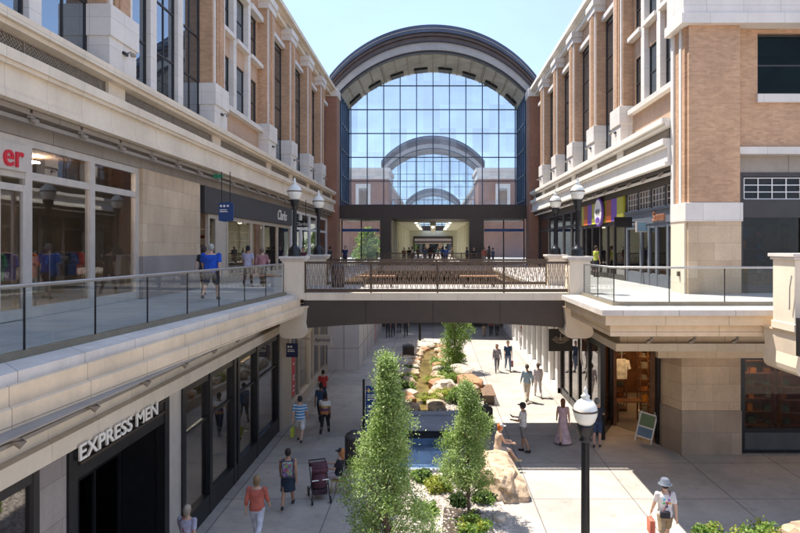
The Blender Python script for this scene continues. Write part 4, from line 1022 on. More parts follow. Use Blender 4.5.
part('door_head', M['charcoal'], HA, lambda b: (b.box(-3.1, 3.1, 94.5, 94.79, 8.6, 9.0), b.box(-3.1, -2.9, 94.5, 94.79, UP+.01, 8.6), b.box(2.9, 3.1, 94.5, 94.79, UP+.01, 8.6)))
# street level under the hall: shopfronts in the dark
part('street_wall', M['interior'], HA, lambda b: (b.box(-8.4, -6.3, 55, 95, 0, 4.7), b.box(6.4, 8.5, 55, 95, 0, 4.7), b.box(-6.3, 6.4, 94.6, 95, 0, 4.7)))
hall(109, 'second glazed arch seen far off through the big curtain wall', False)
hall(206, 'third and farthest glazed arch seen through the curtain wall', False)
for s, lab in ((-1, 'brick block with a pale framed window seen through the left of the curtain wall'), (1, 'brick block with a pale framed window seen through the right of the curtain wall')):
    T = thing('brick_block', lab, 'building', (s*12, 98, 0))
    part('wall', M['brick_red'], T, lambda b: S(s, b, 7.4, 22, 98, 108, UP+.01, 18.4))
    part('cornice', M['stone_w'], T, lambda b: (S(s, b, 7.2, 22.2, 97.8, 108.2, 18.401, 19.6), S(s, b, 7.0, 22.4, 97.6, 108.4, 19.601, 20.2)))
    part('string_course', M['stone_w'], T, lambda b: (S(s, b, 7.3, 22, 97.88, 98, 13.0, 13.5), S(s, b, 7.3, 22, 97.87, 98, 11.8, 12.2)))
    for x in (10.4, 16.5):
        o = part('window', M['stone_w'], T, lambda b: (S(s, b, x-.2, x+.3, 97.8, 98, 13.501, 17.6), S(s, b, x+1.7, x+2.2, 97.8, 98, 13.501, 17.6), S(s, b, x+.3, x+1.7, 97.8, 98, 16.9, 17.6)))
        part('pane', M['win'], o, lambda b: S(s, b, x+.301, x+1.699, 97.9, 97.95, 13.501, 16.9))
    T = thing('far_building', 'long pale far building on the %s seen through the curtain wall' % ('left' if s < 0 else 'right'), 'building', (s*14, 118, 0))
    part('wall', M['stucco'], T, lambda b: S(s, b, 9.4, 24, 118, 205, 0, 20.3)); part('cornice', M['stone'], T, lambda b: S(s, b, 9.0, 24, 117.8, 205, 20.31, 21))
    for k in range(10): part('window', M['win'], T, lambda b: S(s, b, 9.3, 9.39, 122+8*k, 125.5+8*k, 13, 18))
T = thing('far_shop', 'pale low shopfront glimpsed through the far end of the passage', 'building', (0, 134, UP))
part('wall', M['stone'], T, lambda b: b.box(-12, 12, 133, 134.9, UP+.01, 10.5)); part('canopy', M['charcoal'], T, lambda b: b.box(-5, 5, 131.5, 133, 8.2, 8.6)); part('window', M['win'], T, lambda b: b.box(-6, 6, 132.9, 133, 6, 8))

# ================================================================== COURT: planting bed, stream, pool
def bedz(y): return max(.10, min(.5, .5 - (y-24.6)*.028))
def slope_poly(name, L_, R_, ys, dz, m, kind='structure'):
    b = MB(); vs = []; fs = []
    for i, y in enumerate(ys):
        z = bedz(y) + dz
        vs += [(L_[i], y, z), (R_[i], y, z), (L_[i], y, -.05), (R_[i], y, -.05)]
        if i:
            k = 4*i
            fs += [(k-4, k-3, k+1, k), (k-2, k-4, k, k+2), (k-3, k-1, k+3, k+1)]
    fs += [(0, 2, 3, 1), (len(vs)-4, len(vs)-3, len(vs)-1, len(vs)-2)]
    b.add(vs, fs); o = b.build(name, m); o['kind'] = kind; return o
ys = [24.4, 27, 30, 33, 36, 39, 42, 45]
slope_poly('planting_bed', [-1.5, -1.6, -1.75, -1.95, -2.1, -1.9, -1.6, -1.2], [1.5, 1.7, 2.0, 2.1, 1.9, 1.7, 1.5, 1.2], ys, 0, M['gravel'])
slope_poly('stream', [-.82, -.95, -1.05, -1.08, -.95, -.75, -.5, -.35], [.05, .0, .05, .1, .2, .35, .5, .55], ys, .02, M['stream'])
b = MB(); b.prism([(-1.9, 12.0), (2.0, 12.0), (2.1, 16), (1.7, 19.2), (-1.7, 19.2), (-2.0, 16)], -.02, .08); struct(b.build('planting_bed', M['gravel']))
T = thing('stone_basin', 'dark stone basin with a stepped weir between the two beds', 'basin', (0, 22, 0))
part('weir', M['basin'], T, lambda b: (b.box(-1.5, 1.5, 22.5, 24.39, .40, .56), b.box(-1.5, 1.5, 24.0, 24.38, .561, .64)), .01)
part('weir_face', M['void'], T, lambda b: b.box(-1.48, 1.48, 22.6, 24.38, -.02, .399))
part('rim', M['basin'], T, lambda b: (b.box(-1.5, -1.3, 19.22, 22.5, -.02, .16), b.box(1.3, 1.5, 19.22, 22.5, -.02, .16), b.box(-1.3, 1.3, 19.22, 19.4, -.02, .16)))
b = MB(); b.box(-1.3, 1.3, 19.4, 22.6, 0.0, .10); struct(b.build('water', M['pool']))

def rock(name, c, size, m, label, group=None, seed=0, flat=.75, cat='rock', sub=3):
    bm = bmesh.new(); bmesh.ops.create_icosphere(bm, subdivisions=sub, radius=1)
    off = Vector((seed*7.3, seed*3.1, seed*1.7))
    for v in bm.verts:
        p = v.co.copy(); n = noise.noise(p*1.1+off)*.35 + noise.noise(p*2.6+off)*.14 + abs(noise.noise(p*4.5+off))*.09
        q = p * (1 + n)
        q = Vector((max(-.82, min(.82, q.x)), max(-.85, min(.85, q.y)), max(-.5, min(flat, q.z))))
        v.co = Vector((q.x*size[0], q.y*size[1], q.z*size[2]))
    me = bpy.data.meshes.new(name); bm.to_mesh(me); bm.free(); me.materials.append(m)
    o = bpy.data.objects.new(name, me); COL.objects.link(o); o.location = c; o.rotation_euler = (0, 0, seed*1.3)
    return tag(o, label, cat, group)
o = rock('boulder', (2.0, 18.5, .15), (.68, 1.7, .72), M['rock'], 'big pale sandstone boulder beside the pool where a person sits', seed=2, sub=4, cat='boulder'); o.rotation_euler.z = .18
o = rock('boulder', (1.85, 30.2, .4), (.7, 1.35, .5), M['rock_r'], 'flat red sandstone boulder on the right edge of the stream bed', seed=4, sub=4, cat='boulder'); o.rotation_euler.z = .1
o = rock('boulder', (1.55, 33.6, .3), (.75, .9, .45), M['rock_w'], 'pale boulder behind the red one on the stream bed', seed=5, cat='boulder'); o.rotation_euler.z = 0
o = rock('boulder', (-1.75, 36.0, .25), (.6, 1.3, .45), M['rock_w'], 'pale flat boulder left of the stream near the dark bin', seed=6, cat='boulder'); o.rotation_euler.z = .1
o = rock('boulder', (-.95, 43.2, .2), (1.1, 1.6, .35), M['rock_w'], 'pale flat slab of rock at the far end of the stream', seed=8, cat='boulder'); o.rotation_euler.z = .2
o = rock('boulder', (.55, 29.2, .5), (.5, .7, .4), M['rock_w'], 'rounded pale boulder in the middle of the stream bed', seed=9, cat='boulder')
rnd = random.Random(5)
bank = 'stones along the banks of the stream'
for i in range(84):
    y = 24.9 + 19.5*(i//2)/41 + rnd.uniform(-.2, .2)
    t = (y-24.4)/20.6; k = min(6, int(t*7)); u = t*7-k
    LL = [-.82, -.95, -1.05, -1.08, -.95, -.75, -.5, -.35]; RR = [.05, .0, .05, .1, .2, .35, .5, .55]
    left = i % 2 == 0
    x = (LL[k]*(1-u)+LL[k+1]*u - rnd.uniform(.05, .3)) if left else (RR[k]*(1-u)+RR[k+1]*u + rnd.uniform(.05, .3))
    sz = rnd.uniform(.15, .42) if i % 3 else rnd.uniform(.3, .5)
    rock('stone', (x, y, bedz(y)+.05), (sz, sz*rnd.uniform(.8, 1.3), sz*rnd.uniform(.6, 1)), M[rnd.choice(['rock', 'rock', 'rock_w', 'rock_r'])],
         'small sandstone block on the %s bank of the stream' % ('left' if left else 'right'), bank + (' left' if left else ' right'), seed=20+i, sub=2)
for i in range(9):
    a = rnd.uniform(12.5, 19); x = rnd.choice([-1, 1])*rnd.uniform(.9, 1.8); sz = rnd.uniform(.12, .25)
    rock('stone', (x, a, .12), (sz, sz*1.2, sz*.8), M['rock_w'], 'small pale stone lying in the gravel bed around the near trees', 'stones in the near gravel bed', seed=80+i, sub=2)
o = rock('boulder', (8.75, 14.3, .3), (.45, .5, .55), M['rock'], 'rounded boulder at the bottom right corner beside the shrubs', seed=11, cat='boulder')
for i in range(12):
    sh = rnd.choice([-1, 1]); y = 25.5 + 1.5*i + rnd.uniform(-.4, .4); x = sh*rnd.uniform(1.15, 1.75); sz = rnd.uniform(.3, .55)
    rock('boulder', (x, y, bedz(y)+.05), (sz, sz*1.3, sz*.8), M[rnd.choice(['rock', 'rock_w', 'rock'])], 'tan boulder set along the %s edge of the stream bed' % ('right' if sh > 0 else 'left'), 'boulders on the %s edge of the stream bed' % ('right' if sh > 0 else 'left'), seed=120+i)
# pebbles
def pebbles(n, fn, m, label, s0, s1):
    b = MB(); rn = random.Random(9)
    for i in range(n):
        x, y, z = fn(rn); s_ = rn.uniform(s0, s1); a = rn.uniform(0, 6.28); fl = rn.uniform(.4, .8)
        vs = []
        for k in range(5):
            t = a + 2*math.pi*k/5; vs.append((x+s_*math.cos(t)*rn.uniform(.7, 1.1), y+s_*math.sin(t)*rn.uniform(.7, 1.1), z))
        vs.append((x, y, z+s_*fl))
        b.add(vs, [(k, (k+1) % 5, 5) for k in range(5)], False)
    o = b.build('gravel', m); o['label'] = label; o['category'] = 'gravel'; o['kind'] = 'stuff'
def f1_(rn): return rn.uniform(-1.85, 1.9), rn.uniform(12.1, 19.1), .08
def f2_(rn):
    y = rn.uniform(24.6, 44); x = rn.uniform(-1.5, 1.6)
    return (x, y, bedz(y)) if not -1.05 < x < .3 else ((-1.25 if rn.random() < .5 else .6) + rn.uniform(-.25, .3), y, bedz(y))
def peb_mat(name, a, b_, c): return foliage(name, a, b_, c, .9, 0.0)
pm = peb_mat('pebbles', (.22,.17,.14), (.42,.36,.31), (.60,.55,.50))
pebbles(5200, f1_, pm, 'pale gravel covering the bed around the near trees', .03, .075)
pebbles(3800, f2_, pm, 'pale gravel along the stream bed', .03, .09)
b = MB(); b.prism([(.2,14.6),(1.2,14.5),(1.3,16.4),(.3,16.6)], .081, .10); b.prism([(-1.3,12.3),(-.3,12.3),(-.5,13.6),(-1.2,13.5)], .081, .10); struct(b.build('soil', M['mulch']))

# ================================================================== TREES AND SHRUBS
def leafcloud(b, pts, s0, s1, rn, up=.3):
    for p in pts:
        s_ = rn.uniform(s0, s1)
        n = Vector((rn.gauss(0, 1), rn.gauss(0, 1), rn.gauss(0, 1)+up)).normalized()
        a = n.orthogonal().normalized(); a.rotate(Matrix.Rotation(rn.uniform(0, 6.28), 3, n)); c = n.cross(a)
        p = Vector(p)
        b.add([p - a*s_, p + c*s_*.55 + n*s_*.12, p + a*s_, p - c*s_*.55 + n*s_*.12], [(0, 1, 2, 3)])
def tree(name, base, h, crown0, rad, nclu, nleaf, ls, mats, label, seed, group=None, trunk_r=.045, lean=(0, 0), prof=None):
    rn = random.Random(seed); x0, y0, z0 = base
    T = thing(name, label, 'tree', base, 0, group)
    prof = prof or (lambda t: math.sin(math.pi*min(1, (t*.82+.16)))**.8)
    b = MB(); tp = [(x0 + lean[0]*t + .03*math.sin(5*t+seed), y0 + lean[1]*t, z0 + h*.93*t) for t in [i/8 for i in range(9)]]
    b.tube(tp, [trunk_r*(1-.85*i/8) for i in range(9)], 8)
    tips = []
    for i in range(nclu):
        a0 = rn.uniform(0, 6.28); t = rn.random()**1.1; zz = crown0 + (h-crown0)*t
        r_ = rad*prof(t)*math.sqrt(rn.uniform(.12, 1))*(.82+.3*math.sin(a0*1.0+t*9+seed)); a = a0
        if rn.random() < .12: r_ *= 1.25
        tt = zz/h
        tips.append(Vector((x0+lean[0]*tt+r_*math.cos(a), y0+lean[1]*tt+r_*math.sin(a), z0+zz)))
    for p in tips[::3]:
        t = max(.12, ((p.z-z0)/h - .18)); q = Vector((x0+lean[0]*t, y0+lean[1]*t, z0+h*.93*t))
        m_ = (q+p)/2 + Vector((0,0,-.04)); b.tube([q, m_, p], [trunk_r*.28, trunk_r*.18, trunk_r*.06], 4, caps=False)
    b.build('trunk', M['bark'], T)
    c = MB()
    for i, p in enumerate(tips):
        c.cur = 0 if rn.random() < .75 else 1
        sg_ = rn.uniform(.045, .11)*max(rad, .5)/.8
        pts = [(p.x+rn.gauss(0, sg_), p.y+rn.gauss(0, sg_), p.z+rn.gauss(0, sg_*1.1)) for _ in range(nleaf)]
        leafcloud(c, pts, ls*.7, ls*1.2, rn)
    c.build('crown', mats, T); return T
cone = lambda t: (1-t)**.62*1.0 if t > .18 else .75 + t*.9
ta = tree('young_tree', (-1.03, 13.4, .08), 4.75, .45, 1.0, 560, 60, .030, [M['leafA'], M['leafB']], 'tall narrow young tree with pale green leaves, left of the pool and nearest the camera', 1,
     prof=lambda t: 1.12-.4*t if t < .2 else (1.04-(t-.2)*1.05 if t < .62 else (.6-(t-.62)*2.2 if t < .74 else max(.08, .34-(t-.74)*1.0))))
tree('young_tree', (.95, 16.3, .08), 3.5, .72, .78, 400, 56, .030, [M['leafA'], M['leafB']], 'round crowned young tree with a bare slim trunk, right of the pool', 2,
     prof=lambda t: (.6+2*t) if t < .18 else (1-(t-.18)*.5 if t < .5 else max(.14, .84-(t-.5)*1.6)))
tree('young_tree', (1.3, 35.4, .2), 3.7, .3, .9, 300, 40, .045, [M['leafB'], M['leafA']], 'bushy young tree beside the stream just below the footbridge', 3,
     prof=lambda t: .75+.25*math.sin(3*t))
tree('hall_tree', (-6.8, 63.0, UP), 3.5, .3, 1.7, 130, 30, .13, [M['leafB'], M['leafC']], 'leafy green tree inside the left window of the glazed hall', 4, prof=lambda t: math.sin(math.pi*(t*.7+.25)))
def shrub(x, y, z, r, h, mats, label, seed, n=40, nl=26, ls=.05, group=None):
    rn = random.Random(seed); T = thing('shrub', label, 'shrub', (x, y, z), 0, group)
    s_ = MB(); c = MB()
    for i in range(n):
        a = rn.uniform(0, 6.28); q = math.sqrt(rn.random()); zz = h*rn.uniform(.25, 1)*math.sqrt(1-(q*.9)**2)
        p = Vector((x+r*q*math.cos(a), y+r*q*math.sin(a), z+zz))
        s_.tube([(x+.2*r*math.cos(a), y+.2*r*math.sin(a), z), p], [.010, .005], 4, caps=False)
        c.cur = 0 if rn.random() < .7 else 1
        leafcloud(c, [(p.x+rn.gauss(0, r*.16), p.y+rn.gauss(0, r*.16), p.z+rn.gauss(0, r*.13)) for _ in range(nl)], ls*.7, ls*1.2, rn, .6)
    s_.build('stem', M['bark'], T); c.build('foliage', mats, T); return T
def grass_clump(x, y, z, r, h, m, label, seed, n=260):
    rn = random.Random(seed); b = MB()
    for i in range(n):
        a = rn.uniform(0, 6.28); q = r*math.sqrt(rn.random())*.5; bx_, by_ = x+q*math.cos(a), y+q*math.sin(a)
        o_ = rn.uniform(.3, 1)*r; hh = h*rn.uniform(.5, 1); w = .014
        t = Vector((-math.sin(a), math.cos(a), 0))*w
        p0 = Vector((bx_, by_, z)); p1 = Vector((bx_+o_*.4*math.cos(a), by_+o_*.4*math.sin(a), z+hh*.8)); p2 = Vector((bx_+o_*math.cos(a), by_+o_*math.sin(a), z+hh*.75))
        b.add([p0-t, p0+t, p1+t, p1-t, p2], [(0, 1, 2, 3), (3, 2, 4)])
    T = b.build('grass_clump', m); return tag(T, label, 'plant')
LB, LC, LD, LA = M['leafB'], M['leafC'], M['leafD'], M['leafA']
shrub(.15, 17.8, .08, .36, .42, [LC, LB], 'yellow green low shrub between the two near trees', 31)
shrub(1.0, 15.15, .08, .42, .42, [LB, LC], 'bright green low shrub at the foot of the round crowned tree', 32)
shrub(1.45, 17.0, .08, .3, .32, [LD, LB], 'dark green low shrub beside the big boulder', 33)
shrub(.75, 16.9, .08, .28, .25, [LD, LD], 'dark small shrub behind the slim trunk', 34)
shrub(-.35, 18.6, .08, .34, .35, [LB, LD], 'green low shrub at the near left corner of the pool', 71)
shrub(-.25, 16.2, .08, .34, .35, [LB, LC], 'small green shrub behind the tall narrow tree', 72)
shrub(.75, 18.75, .08, .3, .35, [LD, LB], 'small dark shrub at the near right corner of the pool', 73)
grass_clump(-.15, 26.4, .45, .55, .5, LC, 'yellow green grass clump at the near end of the stream', 35, 420)
grass_clump(.45, 27.4, .43, .45, .5, LC, 'smaller yellow green grass clump right of the first', 36, 320)
grass_clump(.0, 30.6, .35, .55, .45, LC, 'olive grass clump growing out of the middle of the stream', 42, 360)
shrub(.95, 26.3, .45, .4, .6, [LB, LD], 'green shrub behind the round crowned tree', 37)
shrub(.75, 33.2, .3, .55, .45, [LD, LB], 'dense green shrub halfway up the right bank', 38)
shrub(1.05, 31.0, .35, .45, .4, [LB, LC], 'light green shrub beside the red boulder', 39)
shrub(-1.25, 28.3, .4, .4, .6, [LB, LD], 'green shrub on the left bank behind the narrow tree', 40)
shrub(.35, 36.5, .2, .5, .4, [LA, LB], 'grey green shrub under the bushy far tree', 41)
shrub(1.7, 38.5, .15, .35, .35, [LC, LB], 'small yellow green shrub at the far right of the stream', 43)
for i, (x, y, r_, h_, mm) in enumerate([(-1.3, 31.2, .4, .45, [LB, LC]), (1.3, 28.2, .35, .4, [LB, LC]), (.55, 34.6, .4, .4, [LC, LB]), (-1.35, 34.0, .35, .4, [LB, LD]), (1.0, 40.2, .4, .4, [LB, LA]), (.5, 31.9, .3, .35, [LA, LC])]):
    shrub(x, y, bedz(y), r_, h_, mm, ['bright shrub on the left bank beside the narrow tree', 'bright shrub between the pool and the red boulder', 'yellow green shrub at the foot of the far tree', 'dark shrub on the left bank before the flat pale boulder', 'grey green shrub far along the right bank', 'pale shrub in the middle of the right bank'][i], 60+i, 32)
struct(poly_slab('planting_bed', [(6.1, 11.0), (9.9, 11.0), (9.9, 14.7), (6.1, 14.7)], -.02, .07, M['mulch']))
shrub(6.6, 14.3, .07, .42, .62, [LB, LC], 'bright green shrub at the bottom right, leftmost of the row', 51, 50)
shrub(7.45, 14.2, .07, .4, .56, [LB, LC], 'bright green shrub at the bottom right, second of the row', 52, 50)
shrub(7.95, 14.35, .07, .42, .64, [LB, LC], 'bright green shrub at the bottom right, next to the boulder', 53, 50)
shrub(7.0, 13.8, .07, .4, .5, [LB, LC], 'bright green shrub at the bottom right, in front of the row', 54, 40)

# ================================================================== STREET FURNITURE
def trash(x, y, z, label, r=.27, h=1.0, grp=None):
    T = thing('litter_bin', label, 'litter bin', (x, y, z), 0, grp)
    b = MB(); b.lathe([(r*.9, z), (r, z+.05), (r, z+h*.85)], x, y, 24)
    for k in range(24):
        a = 2*math.pi*k/24; b.tube([(x+r*math.cos(a), y+r*math.sin(a), z+.06), (x+r*math.cos(a), y+r*math.sin(a), z+h*.84)], .012, 4)
    b.build('body', M['bin'], T)
    b = MB(); b.lathe([(r*1.05, z+h*.85), (r*1.06, z+h*.9), (r*.9, z+h*.97), (r*.45, z+h*1.02), (r*.44, z+h*1.05)], x, y, 24); b.build('lid', M['charcoal'], T)
trash(-2.62, 19.9, 0, 'dark round litter bin behind the seated woman, left of the near tree', .29, 1.15)
trash(2.1, 23.9, 0, 'dark round litter bin with a lid, behind the round crowned tree', .27, .95)
trash(-3.9, 24.6, UP+.002, 'dark round litter bin on the footbridge deck behind the left lattice', .26, .95)
T = thing('box_planter', 'dark square bin standing left of the stream', 'bin', (-1.55, 38.4, 0))
part('body', M['bin'], T, lambda b: (b.box(-1.92, -1.2, 38.1, 38.8, 0, .92), [b.box(-1.93+.12*i, -1.88+.12*i, 38.08, 38.1, .05, .88) for i in range(6)]))
part('lid', M['charcoal'], T, lambda b: b.box(-1.96, -1.16, 38.06, 38.84, .92, .99))
def bench(label, loc, ln, w, wood, rz=0, h=.45, grp=None, back=False):
    T = thing('bench', label, 'bench', loc, 0, grp)
    b = MB(); n = int(ln/.13)
    Mz = Matrix.Rotation(rz, 3, 'Z'); P0 = Vector(loc)
    for i in range(n):
        c = P0 + Mz @ Vector((-ln/2 + ln*(i+.5)/n, 0, h)); b.mbox(c, (ln/n*.68, w, .05), Mz)
    b.build('seat', wood, T)
    for s_ in (-1, 1):
        b = MB(); c = P0 + Mz @ Vector((s_*ln*.38, 0, (h-.03)/2)); b.mbox(c, (.06, w*.8, h-.03), Mz); b.build('leg', M['bronze'], T)
    b = MB(); b.mbox(P0 + Mz @ Vector((0, 0, h-.045)), (ln*.96, .06, .03), Mz); b.build('frame', M['bronze'], T)
bench('slatted wooden bench on the paving right of the stream', (2.6, 28.7, 0), 2.2, .62, M['wood'], R(90))
bench('wooden bench with an orange brown seat on the left of the footbridge', (-2.3, 24.8, UP+.002), 1.5, .42, M['wood_o'], 0)
bench('wooden bench with an orange brown seat on the right of the footbridge', (1.9, 24.8, UP+.002), 1.6, .42, M['wood_o'], 0)
bench('long wooden bench on the left upper walkway near the pedestal', (-6.4, 25.2, UP+.002), 1.8, .45, M['wood_o'], 0)
# planters with dark round shrubs? the low dark bowls beside the lamps
# directory sign
T = thing('directory_sign', 'blue directory sign on a dark post behind the narrow tree', 'sign', (-2.4, 22.7, 0))
part('post', M['black'], T, lambda b: (b.tube([(-2.62, 22.7, 0), (-2.62, 22.7, 2.2)], .045, 10), b.ell((-2.62, 22.7, 2.24), (.05,.05,.07))))
part('panel', M['sign_blue'], T, lambda b: b.box(-2.54, -1.86, 22.66, 22.74, .35, 2.05))
part('symbol', M['orange'], T, lambda b: b.box(-2.48, -2.39, 22.65, 22.66, 1.86, 1.94))
part('print', M['letter'], T, lambda b: [b.box(-2.48, -2.48+w_, 22.65, 22.66, z, z+.03) for z, w_ in ((1.7, .3), (1.62, .42), (1.54, .36), (1.3, .2), (1.22, .4), (1.1, .3), (.98, .42))])
# hanging blue sign upper left
sg = thing('hanging_sign', 'blue sign with white symbols hanging over the left upper walkway', 'sign', (-8.3, 23.9, 9))
part('board', M['sign_blue'], sg, lambda b: b.prism([(-8.53+.0, 8.35), (-8.3, 8.3), (-7.95, 8.35), (-7.95, 9.03), (-8.1, 9.1), (-8.53, 9.05)][::-1], 23.86, 23.94, axis='y'), .01)
part('bracket', M['black'], sg, lambda b: (b.tube([(-8.42, 23.9, 9.05), (-8.42, 23.9, 10.3)], .018, 6), b.tube([(-8.08, 23.9, 9.05), (-8.08, 23.9, 10.3)], .018, 6)))
part('symbols', M['letter'], sg, lambda b: ([b.prism([(x+.045*math.cos(k), 8.93+.05*math.sin(k)) for k in [j*.785 for j in range(8)]][::-1], 23.85, 23.86, axis='y') for x in (-8.43, -8.3)], b.box(-8.2, -8.12, 23.85, 23.86, 8.9, 8.97), b.box(-8.48, -8.2, 23.85, 23.86, 8.76, 8.79), b.box(-8.48, -8.16, 23.85, 23.86, 8.69, 8.72)))
T = thing('exit_sign', 'small green exit box under the left upper fascia', 'sign', (-8.6, 24.2, 10)); part('box', M['green'], T, lambda b: b.box(-8.9, -8.55, 24.3, 24.4, 10.1, 10.24)); part('bracket', M['grey_soffit'], T, lambda b: b.box(-8.74, -8.71, 24.33, 24.37, 10.24, 10.4))
# A-frame board
T = thing('sandwich_board', 'small pale framed sandwich board tilted outside the open shop', 'sign', (7.95, 22.45, 0))
Mt = Matrix.Rotation(R(-34), 3, 'Z') @ Matrix.Rotation(R(9), 3, 'Y') @ Matrix.Rotation(R(-14), 3, 'X')
c0 = Vector((7.95, 22.4, .55))
b = MB()
for dx in (-.29, .29): b.mbox(c0 + Mt @ Vector((dx, 0, 0)), (.05, .04, 1.12), Mt)
for dz in (-.36, .02, .52): b.mbox(c0 + Mt @ Vector((0, 0, dz)), (.53, .035, .05), Mt)
b.build('frame', M['silver'], T)
b = MB(); b.mbox(c0 + Mt @ Vector((0, .005, .27)), (.53, .02, .45), Mt); b.build('board', plain('green_print', (.14,.20,.08), .5), T)
b = MB(); b.mbox(c0 + Mt @ Vector((0, .005, -.17)), (.53, .02, .34), Mt); b.build('board', plain('blue_print', (.13,.20,.27), .5), T)
Mb = Matrix.Rotation(R(-34), 3, 'Z') @ Matrix.Rotation(R(14), 3, 'X'); b = MB()
for dx in (-.29, .29): b.mbox(c0 + Mb @ Vector((dx, .26, 0)), (.04, .03, 1.1), Mb)
b.build('rear_leg', M['silver'], T)
# warm ceiling lamps of the right shops; left ones unseen, added to brighten interiors
def shop_lamps(B, pts, m):
    for p in pts:
        part('interior_light', m, B, lambda b: b.box(p[0]-.14, p[0]+.14, p[1]-.14, p[1]+.14, p[2]-.04, p[2]))
warm = emit('warm_shop_lamp', (1, .62, .28), 36)
shop_lamps(BR, [(8.2, 24.6, 3.45), (9.8, 24.0, 4.4), (8.8, 27, 4.4), (12.0, 22.2, 3.95), (14.2, 22.2, 3.95), (7.6, 28, 4.4)], warm)
neutral = emit('shop_lamp', (1, .88, .72), 60)  # added light for the dim left interiors, no visible source
shop_lamps(BL, [(-8.2, 16, 4.3), (-8.2, 20.5, 4.3), (-7.8, 29, 4.3), (-11.5, 14.5, 9.75), (-11.5, 17.2, 9.75), (-11.2, 29, 9.75), (-11.2, 34, 9.75)], neutral)
# the block that closes the court behind the viewpoint (seen only in reflections)
T = thing('rear_building', 'brick building closing the court behind the viewpoint', 'building', (0, -30, 0))
part('wall', M['brick'], T, lambda b: b.box(-30, 30, -45, -30, 0, 19)); part('cornice', M['stone_w'], T, lambda b: b.box(-30.3, 30.3, -45, -29.5, 19.01, 20.4))
for k in range(9): part('window', M['win'], T, lambda b: b.box(-27+6.3*k, -24+6.3*k, -30.0, -29.95, 12, 17)); part('shopfront', M['win'], T, lambda b: b.box(-27+6.3*k, -22.5+6.3*k, -30.0, -29.94, 6, 9.5))
# ================================================================== PEOPLE
def remeshed(mb, name, m, parent, vox):
    me = bpy.data.meshes.new(name); me.from_pydata(mb.v, [], mb.f)
    t = bpy.data.objects.new(name, me); COL.objects.link(t)
    md = t.modifiers.new('r', 'REMESH'); md.mode = 'VOXEL'; md.voxel_size = vox; md.use_smooth_shade = True
    sm = t.modifiers.new('s', 'SMOOTH'); sm.factor = .5; sm.iterations = 2
    dg = bpy.context.evaluated_depsgraph_get(); dg.update()
    out = bpy.data.meshes.new_from_object(t.evaluated_get(dg)); out.name = name
    bpy.data.objects.remove(t)
    out.materials.clear(); out.materials.append(m)
    for p in out.polygons: p.use_smooth = True; p.material_index = 0
    o = bpy.data.objects.new(name, out); COL.objects.link(o); o.parent = parent; return o

